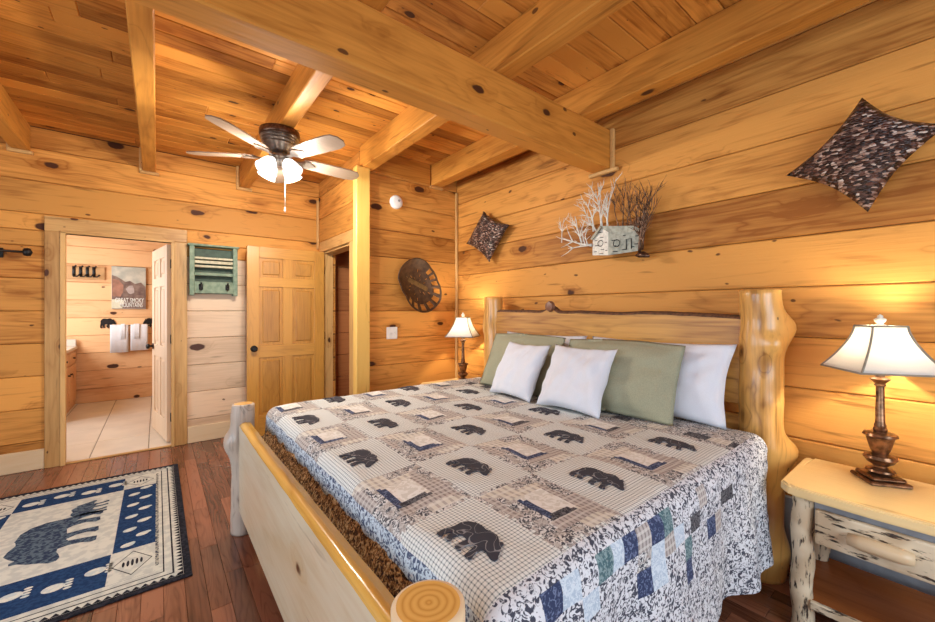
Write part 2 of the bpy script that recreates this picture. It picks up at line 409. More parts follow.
bm = B(); logwall(bm, 0, YF, -1, XL, XR, 0, ZC, .278, 1.35, [(-.2, 2.0, .7, 2.2)])
struct('wall_front', bm, [M['log_x'], M['seam']], 'pine log wall with a window behind the camera', 'wall')
def window(n, axis, plane, a0, a1, z0, z1, label):
    bm = B()
    def bar(p, q, r, s):
        if axis == 0: box(bm, p, q, plane-.05, plane+.02, r, s, 0, .004)
        else: box(bm, plane-.05, plane+.02, p, q, r, s, 0, .004)
    w = .07
    bar(a0-w, a1+w, z0-w, z0); bar(a0-w, a1+w, z1, z1+w); bar(a0-w, a0, z0, z1); bar(a1, a1+w, z0, z1)
    bar((a0+a1)/2-.015, (a0+a1)/2+.015, z0, z1); bar(a0, (a0+a1)/2-.015, (z0+z1)/2-.012, (z0+z1)/2+.012); bar((a0+a1)/2+.015, a1, (z0+z1)/2-.012, (z0+z1)/2+.012)
    struct('window_%d' % n, bm, M['trim_z'], label, 'window')
window(1, 0, YF, -.2, 2.0, .7, 2.2, 'wooden framed window behind the camera, out of the photo')
window(2, 1, XL, 1.7, 3.5, .7, 2.2, 'wooden framed window on left wall near the rug, out of the photo')
window(3, 1, XL, -.7, 1.1, .7, 2.2, 'wooden framed window on left wall near the camera, out of the photo')

# floor of narrow planks along y
bm = B(); x = XL; w = .083
while x < XR:
    y = YF-random.random()*.8
    while y < YB:
        ln = random.uniform(.5, 1.4); box(bm, x+.0006, min(x+w, XR)-.0006, max(y, YF)+.0006, min(y+ln, YB)-.0006, -.03, 0, 0, .0012); y += ln
        if y < YF: continue
    x += w
box(bm, XL, XR, YF, YB, -.05, -.031, 1)
struct('floor', bm, [M['floor'], M['seam']], 'glossy reddish brown hardwood plank floor', 'floor')

# ceiling boards along x
bm = B(); y = YF; w = .135
while y < YB:
    x = XL-random.random()*2
    while x < XR:
        ln = random.uniform(1.6, 3.6)
        if x+ln > XL: box(bm, max(x, XL), min(x+ln, XR), y+.0015, min(y+w, YB)-.0015, ZC, ZC+.03, 0, .005)
        x += ln
    y += w
box(bm, XL, XR, YF, YB+.1, ZC+.022, ZC+.05, 1)
struct('ceiling', bm, [M['ceil'], M['seam']], 'flat ceiling of narrow knotty pine boards', 'ceiling')

# ceiling timbers
JB = 2.70
def joist(xc, w, y0, y1, label):
    bm = B(); box(bm, xc-w/2, xc+w/2, y0, y1, JB, ZC, 0, .006)
    tag(obj('ceiling_joist', bm, M['beam_y']), label, 'beam', 'pine joists under the ceiling')
joist(-.90, .11, YF, YB, 'pine ceiling joist at the far left, ending left of the bathroom doorway')
joist(-.062, .10, YF, YB, 'pine ceiling joist ending on the far wall just left of the fan')
joist(.745, .10, YF, YB, 'pine ceiling joist that the ceiling fan hangs from')
joist(1.565, .12, YF, YW, 'pine ceiling joist resting on the tall corner post')
joist(2.37, .13, YF, YW, 'pine ceiling joist running beside the headboard wall')
joist(-1.68, .10, YF, YB, 'pine ceiling joist beside the left wall')
bm = B(); box(bm, XL, XR, 1.62, 1.77, 2.41, JB, 0, .008)
tag(obj('ceiling_beam', bm, M['beam_x']), 'thick pine main beam crossing the room below all joists', 'beam')
bm = B(); box(bm, 1.44, 1.575, 3.47, YW, 0, JB, 0, .006)
tag(obj('corner_post', bm, wood('yellow_post', (.84, .52, .13), (.70, .38, .07), 2, knots=.5, kscale=1.6, contrast=.7)), 'tall yellow pine post between the hall doorway and the orange log wall', 'post')
# small mouldings under the timber ends
tn = 1
def trim(bm, label, mat='trim_x'):
    global tn
    struct('trim_%d' % tn, bm, M[mat], label, 'trim'); tn += 1
for xc, y in ((-.90, YB), (-.062, YB), (.745, YB)):
    bm = B(); box(bm, xc-.075, xc+.075, y-.035, y-.001, JB-.028, JB-.001, 0, .005)
    box(bm, xc-.077, xc-.052, y-.03, y-.001, JB, ZC, 0, .004); trim(bm, 'small moulding around the end of a ceiling joist on the far wall')
bm = B(); box(bm, 2.29, 2.45, YW-.035, YW-.001, JB-.028, JB-.001, 0, .005); trim(bm, 'small moulding under the joist end above the orange log wall')
bm = B(); box(bm, XR-.035, XR-.001, 1.56, 1.80, 2.382, 2.409, 0, .005); box(bm, XR-.03, XR-.001, 1.59, 1.618, 2.41, JB, 0, .004)
trim(bm, 'light moulding around the main beam end above the metal artwork', 'trim_y')
bm = B(); box(bm, XR-.03, XR-.001, YW-.03, YW-.001, 0, 2.68, 0, .006); trim(bm, 'vertical corner moulding behind the left lamp', 'trim_z')
bm = B(); box(bm, XT-.028, XT-.001, YB-.028, YB-.001, 2.1, JB, 0, .006); trim(bm, 'vertical corner moulding above the open yellow door', 'trim_z')
# dark-stained top board along the walls
bm = B(); box(bm, 1.63, 2.29, YW-.02, YW-.001, JB-.0, ZC-.001, 0, .004); trim(bm, 'board closing the gap between joists above the orange log wall', 'beam_x')

# ------------------------------------------------------------------ door casings
def casing_x(x0, x1, z1, y, w, label, mat, left2=True):
    bm = B(); t = .03
    box(bm, x0-w, x0-.0, y-t, y-.001, 0, z1+.0, 0, .004)
    box(bm, x1, x1+w, y-t, y-.001, 0, z1, 0, .004)
    box(bm, x0-w, x1+w, y-t, y-.001, z1, z1+.13, 1, .004)
    # jamb liner
    box(bm, x0-.02, x0, y+.002, y+.118, 0, z1, 0); box(bm, x1, x1+.02, y+.002, y+.118, 0, z1, 0); box(bm, x0-.02, x1+.02, y+.002, y+.118, z1, z1+.02, 1)
    box(bm, x0-.02, x0+.015, y-t-.012, y-t, 0, z1, 0, .003); box(bm, x1-.015, x1+.012, y-t-.012, y-t, 0, z1, 0, .003); box(bm, x0-.02, x1+.012, y-t-.012, y-t, z1-.012, z1+.015, 1, .003)
    global tn
    struct('trim_%d' % tn, bm, [M[mat+'_z'], M[mat+'_x']], label, 'trim'); tn += 1
casing_x(BX0, BX1, 2.04, YB, .115, 'pale wooden casing around the bathroom doorway', 'trim')
bm = B(); t = .025
box(bm, XT-t, XT-.001, DY0-.11, DY0, 0, 2.05, 0, .004)
box(bm, XT-t, XT-.001, DY1, DY1+.09, 0, 2.05, 0, .004)
box(bm, XT-t, XT-.001, DY0-.11, DY1+.09, 2.05, 2.17, 1, .004)
box(bm, XT+.002, XT+HT-.002, DY0-.0, DY0+.02, 0, 2.05, 0); box(bm, XT+.002, XT+.10, DY1-.02, DY1, 0, 2.05, 0); box(bm, XT+.002, XT+HT-.002, DY0, DY1, 2.03, 2.05, 1)
struct('trim_%d' % tn, bm, [M['trim_z'], M['trim_y']], 'yellow pine casing and jambs of the hall doorway', 'trim'); tn += 1

# baseboards
bm = B(); box(bm, XL, BX0-.115, YB-.022, YB-.001, 0, .17, 0, .005); box(bm, BX1+.115, XT-.03, YB-.022, YB-.001, 0, .17, 0, .005)
struct('baseboard_back', bm, M['pale_x'], 'pale baseboard along the far wall', 'baseboard')
bm = B(); box(bm, XR-.024, XR-.001, YF, YW-.03, .0, .36, 0, .005)
struct('baseboard_right', bm, M['grey_board'], 'grey board along the foot of the headboard wall', 'baseboard')
bm = B(); box(bm, 1.60, XR-.03, YW-.022, YW-.001, 0, .17, 0, .005)
struct('baseboard_corner', bm, M['pale_x'], 'pale baseboard along the short log wall', 'baseboard')

# ------------------------------------------------------------------ panel doors
def paneldoor(name, w, h, t, mv, mh, loc, rz, label, knob_x, knobmat, hinges=True):
    """six-panel door in local x 0..w, y 0..t; the hinge edge at x=0"""
    root = bpy.data.objects.new(name, None); C.objects.link(root); root.location = loc; root.rotation_euler = (0, 0, rz)
    tag(root, label, 'door', kind='structure')
    s = .115; mid = .10; pw = (w-2*s-mid)/2
    rows = [(.22, .84), (.97, 1.60), (1.70, h-.12)]
    bm = B()
    box(bm, 0, s, 0, t, 0, h, 0, .003); box(bm, w-s, w, 0, t, 0, h, 0, .003); 
    zc = [0]+[v for r in rows for v in r]+[h]
    for a, b in zip(zc[::2], zc[1::2]): box(bm, s, w-s, 0, t, a, b, 1, .002)
    for a, b in rows: box(bm, s+pw, s+pw+mid, .0, t, a, b, 0, .002)
    obj('frame', bm, [mv, mh], root)
    for a, b in rows:
        for x0 in (s, s+pw+mid):
            bm = B(); box(bm, x0+.001, x0+pw-.001, t*.32, t*.68, a+.001, b-.001, 0)
            box(bm, x0+.028, x0+pw-.028, t*.08, t*.92, a+.028, b-.028, 0, .012)
            obj('panel', bm, mv, root)
    bm = B()
    for sgn in (-1, 1):
        y0 = 0 if sgn < 0 else t
        tube(bm, [(knob_x, y0, .94), (knob_x, y0+sgn*.045, .94)], .011, 10)
        tube(bm, [(knob_x, y0+sgn*.001, .94), (knob_x, y0+sgn*.008, .94)], [.034, .03], 20)
        tube(bm, [(knob_x, y0+sgn*.03, .94), (knob_x, y0+sgn*.038, .94), (knob_x, y0+sgn*.055, .94), (knob_x, y0+sgn*.066, .94)], [.014, .027, .029, .016], 18)
    autosmooth(obj('door_knob', bm, knobmat, root))
    for z in (.25, 1.05, 1.82):
        bm = B(); tube(bm, [(-.008, t*.0, z-.045), (-.008, t*.0, z+.045)], .009, 8); box(bm, -.007, .03, -.003, .0, z-.043, z+.043, 0)
        obj('hinge', bm, knobmat, root)
    return root
# open bedroom door, lying almost against the far wall
paneldoor('door_1', .80, 2.03, .036, M['oak'], M['oak_h'], (1.535, 4.672, .01), PI+math.radians(-1.0), 'open yellow oak six-panel door with a black knob', .735, M['black'])
paneldoor('door_2', .755, 2.02, .036, M['bdoor'], M['bdoor'], (BX1-.012, YB+.135, .012), math.radians(99.3), 'pale six-panel bathroom door standing open into the bathroom', .69, M['black'])

# ------------------------------------------------------------------ bathroom
BY = 7.95; BXL = -1.75; BXR = 1.3
bm = B(); logwall(bm, 0, BY, 1, BXL, BXR, 0, 2.5, .26, 1.25, joints=False); struct('wall_bathroom_back', bm, [M['bathlog'], M['seam']], 'light pine log wall at the back of the bathroom', 'wall')
bm = B(); logwall(bm, 1, BXL, -1, YB+.12, BY, 0, 2.5, .26, 1.25, [(5.95, 7.25, 1.05, 2.25)], joints=False); struct('wall_bathroom_left', bm, [M['log_y'], M['seam']], 'log wall on the left of the bathroom', 'wall')
bm = B(); logwall(bm, 1, BXR, 1, YB+.12, BY, 0, 2.5, .26, 1.25, joints=False); struct('wall_bathroom_right', bm, [M['log_y'], M['seam']], 'log wall on the right of the bathroom', 'wall')
bm = B(); box(bm, BXL, BXR, YB+.12, BY, 2.5, 2.53); struct('ceiling_bathroom', bm, M['pale_x'], 'pine bathroom ceiling', 'ceiling')
bm = B()
tx, ty = .42, .62
x = BXL
while x < BXR:
    y = YB
    while y < BY:
        box(bm, x+.004, min(x+tx, BXR)-.004, y+.004, min(y+ty, BY)-.004, -.02, .006, 0, .002); y += ty
    x += tx
box(bm, BXL, BXR, YB, BY, -.03, .001, 1)
struct('floor_bathroom', bm, [M['tile'], plain('grout', (.36, .30, .24), .8)], 'pale beige tile bathroom floor', 'floor')
bm = B(); box(bm, BX0, BX1, YB-.02, YB+.02, 0, .012, 0, .004); struct('trim_%d' % tn, bm, M['trim_x'], 'light threshold strip under the bathroom doorway', 'trim'); tn += 1
bm = B(); box(bm, BXL, BXR, BY-.022, BY-.001, .006, .15, 0, .005); struct('baseboard_bathroom', bm, M['bathlog'], 'pine baseboard at the back of the bathroom', 'baseboard')
window(4, 1, BXL, 5.95, 7.25, 1.05, 2.25, 'wooden framed bathroom window, out of the photo')

# vanity cabinet at the left
t = thing('vanity_cabinet', 'pine bathroom vanity cabinet at the left edge of the doorway', 'cabinet', (-1.115, 7.27, .006))
bm = B(); box(bm, -.5, .185, -.62, .62, .0, .80, 0, .006); obj('cabinet_body', bm, M['bathlog'], t)
bm = B(); box(bm, -.52, .21, -.66, .64, .80, .84, 0, .006); obj('countertop', bm, M['tile'], t)
bm = B(); box(bm, -.52, .20, .60, .64, .84, .94, 0, .006); obj('backsplash', bm, M['tile'], t)
for k in (0, 1):
    bm = B(); box(bm, .186, .205, -.58+k*.6, -.02+k*.6, .08, .60, 0, .006); dd = obj('door', bm, M['bathlog'], t)
    bm = B(); tube(bm, [(.206, -.08+k*.16, .5), (.23, -.08+k*.16, .5)], [.008, .014], 10); obj('knob', bm, M['black'], dd)
    bm = B(); box(bm, .186, .205, -.58+k*.6, -.02+k*.6, .63, .77, 0, .006); dd = obj('drawer', bm, M['bathlog'], t)
    bm = B(); tube(bm, [(.206, -.3+k*.6, .70), (.23, -.3+k*.6, .70)], [.008, .014], 10); obj('knob', bm, M['black'], dd)
# hook rack
a = at(62, 265, y=BY-.02); b = at(105, 280, y=BY-.02)
t = thing('hook_rack', 'wooden board with dark coat hooks on the bathroom wall left of the picture', 'coat rack', ((a.x+b.x)/2, BY-.001, (a.z+b.z)/2))
hw = (b.x-a.x)/2; hh = (a.z-b.z)/2
bm = B(); box(bm, -hw, hw, -.022, 0, -hh, hh, 0, .004); obj('board', bm, wood('rack_board', (.62, .36, .16), (.46, .25, .10), 0, knots=.2), t)
for k in range(4):
    x0 = hw-.12-k*(2*hw-.24)/3
    bm = B(); box(bm, x0-.018, x0+.018, -.028, -.022, -.05, .09, 0, .003)
    tube(bm, [(x0, -.03, .06), (x0, -.06, .075), (x0+.03, -.09, .09)], [.009, .008, .011], 8)
    tube(bm, [(x0, -.03, -.02), (x0, -.055, -.06), (x0+.04, -.08, -.06), (x0+.07, -.09, -.03)], [.009, .009, .009, .012], 8)
    obj('hook', bm, M['black'], t, True)
# picture
a = at(111.5, 266, y=BY-.03); b = at(146, 309, y=BY-.03)
pw, ph = (b.x-a.x), (a.z-b.z)
t = thing('wall_picture', 'travel picture with mountain valley and white lettering above the towels', 'picture', ((a.x+b.x)/2, BY-.001, (a.z+b.z)/2))
bm = B(); box(bm, -pw/2, pw/2, -.03, 0, -ph/2, ph/2, 0, .003); obj('canvas', bm, plain('picture_canvas', (.58, .54, .44), .6, noise_amt=.15, nscale=9, col2=(.38, .38, .32)), t)
def flat(name, poly, y, mat, par):
    bm = B(); prism(bm, poly, lambda p, q, r: Vector((p*pw/2, -y-r, q*ph/2)), 0, .001); return obj(name, bm, mat, par)
flat('hill', [(-.98, .58), (-.7, .52), (-.2, .28), (.05, .34), (.35, .2), (.7, .28), (.98, .05), (.98, -.98), (-.98, -.98)], .0302, plain('hill_brown', (.13, .075, .06), .7, noise_amt=.3, nscale=14, col2=(.27, .18, .14)), t)
flat('slope', [(-.96, .42), (-.6, .36), (-.32, .12), (-.35, -.2), (-.5, -.42), (-.95, -.4)], .0315, plain('slope_rust', (.42, .20, .13), .7, noise_amt=.2, nscale=12), t)
flat('cloud', [(-.2, -.05), (0, .1), (.2, .12), (.3, -.05), (.3, -.22), (.1, -.3), (-.05, -.25)], .0328, plain('steam', (.50, .40, .36), .7), t)
flat('corner_card', [(-.98, -.55), (-.38, -.55), (-.3, -.7), (-.4, -.97), (-.98, -.97)], .0328, plain('card_cream', (.72, .68, .50), .7), t)
def text(s, size, loc, mat, par, name='lettering', rot=(PI/2, 0, 0), width=None):
    cu = bpy.data.curves.new(name, 'FONT'); cu.body = s; cu.size = size; cu.extrude = .0008; cu.align_x = 'CENTER'; cu.offset = size*.008
    tmp = bpy.data.objects.new('tmp_text', cu); C.objects.link(tmp)
    bpy.context.view_layer.update()
    me = bpy.data.meshes.new_from_object(tmp.evaluated_get(bpy.context.evaluated_depsgraph_get()))
    bpy.data.objects.remove(tmp)
    if width:
        xs = [v.co.x for v in me.vertices]; k = width/(max(xs)-min(xs)); c0 = (max(xs)+min(xs))/2
        for v in me.vertices: v.co.x = (v.co.x-c0)*k
    me.materials.clear(); me.materials.append(mat)
    o = bpy.data.objects.new(name, me); C.objects.link(o); o.parent = par; o.location = loc; o.rotation_euler = rot
    return o
tw = plain('lettering_white', (.85, .83, .76), .7, noise_amt=.02)
text('GREAT SMOKY', ph*.15, (.02*pw, -.0345, -ph*.345), tw, t, width=pw*.84)
text('MOUNTAINS', ph*.15, (.07*pw, -.0345, -ph*.455), tw, t, width=pw*.66)

# towel bar with bears
BEAR = [(-.54, .02), (-.55, .16), (-.48, .29), (-.36, .36), (-.20, .37), (-.06, .34), (.06, .38), (.17, .39), (.27, .33), (.34, .27), (.37, .31), (.42, .30), (.43, .24), (.50, .15), (.55, .05), (.61, -.03), (.60, -.09), (.54, -.11),
        (.46, -.09), (.38, -.06), (.31, -.06), (.28, -.14), (.30, -.26), (.35, -.35), (.33, -.39), (.22, -.39), (.19, -.28), (.16, -.13), (.10, -.10), (.05, -.18), (.04, -.28), (.09, -.36), (.06, -.39), (-.05, -.38), (-.07, -.24), (-.06, -.09), (-.20, -.07),
        (-.25, -.12), (-.27, -.24), (-.21, -.34), (-.24, -.38), (-.35, -.37), (-.38, -.24), (-.40, -.13), (-.45, -.20), (-.47, -.29), (-.42, -.36), (-.46, -.39), (-.56, -.38), (-.59, -.22), (-.56, -.08)]
a = at(107, 326, y=BY-.06); b = at(151, 326, y=BY-.06)
cx, cz = (a.x+b.x)/2, a.z; hw = (b.x-a.x)/2
t = thing('towel_bar', 'black iron towel bar with bear shaped brackets', 'towel bar', (cx, BY-.001, cz))
bm = B(); tube(bm, [(-hw, -.08, .0), (hw, -.08, .0)], .008, 10); obj('bar', bm, M['black'], t, True)
for s in (-1, 1):
    bm = B(); prism(bm, BEAR, lambda p, q, r: Vector((s*hw*.97-s*p*.15, -r, q*.19+.04)), .004, .012)
    tube(bm, [(s*hw, -.008, 0), (s*hw, -.085, 0)], .01, 8); obj('bear_bracket', bm, M['black'], t)
def hang(name, x0, x1, z_dn, fr, label, ti):
    bm = B(); n = 10; rb = .012+ti; th = .006
    prof = [(-.08-rb, cz-z_dn)]+[(-.08-rb*math.cos(q*PI/6), cz+rb*math.sin(q*PI/6)) for q in range(7)]+[(-.08+rb, cz-z_dn*.93)]
    def row(rr, dz): return prof
    for (p0, p1) in zip(prof, prof[1:]):
        pass
    vs = []
    for i in range(n+1):
        x = x0+(x1-x0)*i/n; wv = .003*math.sin(i*2.1)
        vs.append([bm.verts.new((x, BY+py+wv*(1 if j in (0,) else .3), pz)) for j, (py, pz) in enumerate(prof)])
    for i in range(n):
        for j in range(len(prof)-1): bm.faces.new((vs[i][j], vs[i+1][j], vs[i+1][j+1], vs[i][j+1]))
    o = obj(name, bm, M['towel'], None, True); so = o.modifiers.new('thick', 'SOLIDIFY'); so.thickness = th; so.offset = 1
    tag(o, label, 'towel', 'white towels on the bathroom towel bar')
w2 = hw*.86
hang('bath_towel', cx-w2, cx-.012, .40, 0, 'left large white bath towel hanging on the towel bar', 0)
hang('bath_towel', cx+.012, cx+w2, .38, 0, 'right large white bath towel hanging on the towel bar', 0)
hang('hand_towel', cx-w2+.12, cx-.05, .20, 0, 'small white towel folded over the left bath towel', .012)
hang('hand_towel', cx+.05, cx+w2-.10, .20, 0, 'small white towel folded over the right bath towel', .012)

# ------------------------------------------------------------------ far wall objects
a = at(189.5, 243, y=YB-.1); b = at(237.5, 296, y=YB-.1)
gx, gz = (a.x+b.x)/2, (a.z+b.z)/2; gw, gh = (b.x-a.x)/2, (a.z-b.z)/2
t = thing('wall_shelf', 'green distressed wooden wall shelf with two hooks beside the bathroom doorway', 'shelf', (gx, YB-.001, gz))
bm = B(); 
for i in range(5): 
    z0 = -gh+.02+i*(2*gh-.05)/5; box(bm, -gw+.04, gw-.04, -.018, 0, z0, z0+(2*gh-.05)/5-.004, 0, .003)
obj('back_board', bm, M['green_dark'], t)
for s in (-1, 1):
    bm = B(); box(bm, s*gw-.0-(s > 0)*.042, s*gw+(s < 0)*.042, -.11, 0, -gh, gh-.02, 0, .004); obj('side_board', bm, M['green'], t)
bm = B(); box(bm, -gw-.015, gw+.015, -.12, 0, gh-.02, gh, 0, .004); obj('top_board', bm, M['green'], t)
for z, mm in ((.42*gh, 'wornwood'), (.10*gh, 'wornwood')):
    bm = B(); box(bm, -gw+.042, gw-.042, -.10, -.018, z, z+.022, 0, .003); obj('shelf_board', bm, M[mm], t)
for z in (.25*gh, -.22*gh):
    bm = B(); box(bm, -gw+.042, gw-.042, -.10, -.085, z, z+.03, 0, .003); obj('rail', bm, M['wornwood'] if z > 0 else M['green'], t)
bm = B(); box(bm, -gw+.042, gw-.042, -.11, -.09, -gh+.02, -gh+.14, 0, .003); obj('hook_board', bm, M['green'], t)
for s in (-1, 1):
    bm = B(); x0 = s*gw*.55
    box(bm, x0-.018, x0+.018, -.114, -.11, -gh+.055, -gh+.115, 0, .002)
    tube(bm, [(x0, -.112, -gh+.1), (x0, -.14, -gh+.105), (x0, -.155, -gh+.125)], [.006, .006, .010], 8); tube(bm, [(x0, -.112, -gh+.07), (x0, -.135, -gh+.05), (x0, -.15, -gh+.07)], [.006, .006, .008], 8)
    obj('hook', bm, M['black'], t, True)
# iron rod left of doorway
a = at(27, 252, y=YB-.09)
t = thing('iron_rod', 'dark iron rod with round end on the wall left of the doorway', 'rod', (a.x, YB-.001, a.z))
bm = B(); tube(bm, [(0, -.08, 0), (-.75, -.08, 0)], .009, 10); obj('rod', bm, M['black'], t, True)
bm = B(); lathe(bm, [(.0, -.034), (.02, -.03), (.032, 0), (.02, .03), (0, .034)], (0, -.08, 0), 16); obj('finial', bm, M['black'], t, True)
for x0 in (-.16, -.68):
    bm = B(); tube(bm, [(x0, -.08, 0), (x0, 0, 0)], .008, 8); box(bm, x0-.014, x0+.014, -.01, 0, -.05, .03, 0, .002); tube(bm, [(x0, -.08, -.006), (x0, -.08, -.05)], .008, 8); obj('bracket', bm, M['black'], t, True)

# ------------------------------------------------------------------ short wall objects
a = at(392, 333, y=YW-.005)
t = thing('light_switch', 'white light switch plate on the orange log wall', 'light switch', (a.x, YW-.001, a.z))
bm = B(); box(bm, -.06, .06, -.007, 0, -.06, .06, 0, .003); obj('plate', bm, M['white_plastic'], t)
for s in (-.024, .024):
    bm = B(); box(bm, s-.005, s+.005, -.016, -.007, -.004, .014, 0, .002); obj('toggle', bm, M['white_plastic'], t)
a = at(396.5, 202, y=YW-.02)
t = thing('smoke_detector', 'round white smoke detector high on the orange log wall', 'smoke detector', (a.x, YW-.001, a.z))
bm = B(); tube(bm, [(0, 0, 0), (0, -.022, 0), (0, -.034, 0), (0, -.04, 0)], [.068, .068, .058, .04], 28); autosmooth(obj('housing', bm, M['white_plastic'], t))
bm = B(); tube(bm, [(.018, -.040, .012), (.018, -.044, .012)], .012, 12); obj('test_button', bm, plain('grey_button', (.35, .35, .34), .4), t)
# perforated metal tractor-type seat
pts = [(417.6, 258.5), (424.5, 261.5), (430.5, 269), (436.5, 281), (440.3, 292), (439.5, 300.5), (434.5, 307), (428, 311.5), (420, 311.8), (412.5, 307.5), (405.5, 296), (400, 285), (397.5, 277), (400, 269), (405.5, 262.5), (411, 259.3)]
pl = [at(x, y, y=YW-.10) for x, y in pts]
c0 = sum((Vector((p.x, 0, p.z)) for p in pl), Vector())/len(pl)
t = thing('wall_decoration', 'brown perforated iron seat pan hung on the orange log wall', 'wall decor', (c0.x, YW-.001, c0.z))
rel = [Vector((p.x-c0.x, p.z-c0.z)) for p in pl]
angs = sorted((math.atan2(p.y, p.x), p.length) for p in rel)
def rad(th):
    th = (th+PI) % (2*PI)-PI
    xs = [(angs[-1][0]-2*PI, angs[-1][1])]+angs+[(angs[0][0]+2*PI, angs[0][1])]
    for p, q in zip(xs, xs[1:]):
        if p[0] <= th <= q[0]: k = (th-p[0])/(q[0]-p[0]+1e-9); return p[1]+(q[1]-p[1])*k
    return .2
NT = 85; RR = [0.02, .10, .16, .20, .31, .345, .46, .495, .60, .66, .72, .95, .98, 1.0]
bm = B(); vs = []
for r in RR:
    row = []
    for k in range(NT):
        th = 2*PI*k/NT; R_ = rad(th)*r
        y = -.055-.06*r**3
        row.append(bm.verts.new((R_*math.cos(th), y, R_*math.sin(th))))
    vs.append(row)
bm.faces.new(vs[0])
for i in range(len(RR)-1):
    for k in range(NT):
        th = 2*PI*(k+.5)/NT; deg = (math.degrees(th)+180) % 360-180
        if i == 10 and -125 < deg < 62 and k % 5 in (0, 1, 2): continue
        if i in (3, 5, 7) and (k+i*5) % 14 == 0 : continue
        
        f = bm.faces.new((vs[i][k], vs[i][(k+1) % NT], vs[i+1][(k+1) % NT], vs[i+1][k])); f.smooth = True
seat_m = plain('rusty_iron', (.10, .05, .02), .5, .4, .35, 30, col2=(.05, .022, .01))
o = obj('seat_shell', bm, seat_m, t); so = o.modifiers.new('thick', 'SOLIDIFY'); so.thickness = .005
bm = B(); ring = [Vector((rad(2*PI*k/60)*math.cos(2*PI*k/60), -.115, rad(2*PI*k/60)*math.sin(2*PI*k/60))) for k in range(61)]
tube(bm, ring, .007, 8); obj('rim', bm, seat_m, t, True)
bm = B(); d = Vector((.9, 0, -.38)).normalized(); obox(bm, (.01, -.062, .0), (.34, .008, .045), Matrix(((d.x, 0, -d.z), (0, 1, 0), (d.z, 0, d.x))), 0, .003); box(bm, -.02, .02, -.055, 0, -.02, .02)
obj('mounting_strap', bm, plain('worn_brass', (.22, .14, .05), .45, .5, .2, 30), t)

# ------------------------------------------------------------------ right wall artwork : covered bridge and bare trees
XA = XR-.10
def wp(x, y, d=0):
    p = at(x, y, x=XA); return Vector((0-d, p.y, p.z))
org = at(610, 240, x=XA)
t = thing('metal_wall_art', 'metal wall sculpture of a small plank building among bare trees above the headboard', 'wall art', (XA, org.y, org.z))
def q(p): return Vector((p.x, p.y-org.y, p.z-org.z))
SIL, SAG = M['silver'], M['sage_metal']
bm = B()
gable = [(594, 255.5), (613, 256), (613, 233.5), (605, 228.5), (594.5, 238.5)]
side = [(613, 256), (642, 250.5), (642, 230.5), (613, 234)]
def panel(bm, pts, d0, d1, t_=.006, mi=0):
    """a plate through image-measured outline; d0/d1 stand-off at the first/last x"""
    xs = [p[0] for p in pts]; lo, hi = min(xs), max(xs); front = []; back = []
    for p in pts:
        dd = d0+(d1-d0)*(p[0]-lo)/(hi-lo+1e-9); v = q(wp(*p)); v.x = -dd; front.append(bm.verts.new(v)); back.append(bm.verts.new(v+Vector((t_, 0, 0))))
    fs = [bm.faces.new(front), bm.faces.new(back[::-1])]; n = len(pts)
    for i in range(n): fs.append(bm.faces.new((front[i], back[i], back[(i+1) % n], front[(i+1) % n])))
    for f in fs: f.material_index = mi
panel(bm, gable, .02, .06); 
obj('gable_wall', bm, SIL, t)
bm = B(); panel(bm, side, .06, .01); obj('side_wall', bm, SAG, t)
bm = B(); panel(bm, [(604, 227), (636, 226.3), (644, 231), (613.5, 235.8)], .055, .02, .008); panel(bm, [(592.5, 239.5), (604.5, 227), (606, 228.8), (595, 240.5)], .03, .065, .008); obj('roof', bm, SAG, t)
bm = B()
for (x0, x1, y) in ((597, 600, 241), (603, 607, 238), (609, 611.5, 243), (597, 601, 246), (604, 608, 250), (609.5, 612, 251), (596, 599, 252), (602, 607, 254), (601, 606, 233)):
    panel(bm, [(x0, y), (x1, y-.3), (x1, y+.3), (x0, y+.6)], .022+(x0-594)/19*.04, .022+(x1-594)/19*.04+.002, .004)
for (x0, x1, y) in ((616, 619, 241), (617, 621, 252), (625, 629, 250), (633, 636, 247), (637, 640, 236), (626, 628, 236), (618, 620, 246.5), (636, 640, 244)):
    panel(bm, [(x0, y), (x1, y-.5), (x1, y+.3), (x0, y+.8)], .063-(x0-613)/29*.05, .063-(x1-613)/29*.05, .004)
obj('cut_marks', bm, M['black'], t)['kind'] = 'stuff'
bm = B()
for cxp, cyp, r_ in ((604, 244, 2.6), (620.5, 244, 3.2)):
    v = q(wp(cxp, cyp)); v.x = -(.046 if cxp < 612 else .052); rr = (q(wp(cxp+r_, cyp))-q(wp(cxp, cyp))).length
    bm = B(); tube(bm, [v+Vector((0, rr*math.cos(k*PI/8), rr*1.0*math.sin(k*PI/8))) for k in range(17)], .0025, 6); obj('round_window', bm, M['black'], t)
bm = B()
dv = [q(wp(*p)) for p in ((629, 250), (629, 240), (633.5, 239), (633.5, 249))]
for v, dd in zip(dv, (.036, .036, .028, .028)): v.x = -dd
tube(bm, dv, .003, 6); obj('door_outline', bm, M['black'], t)
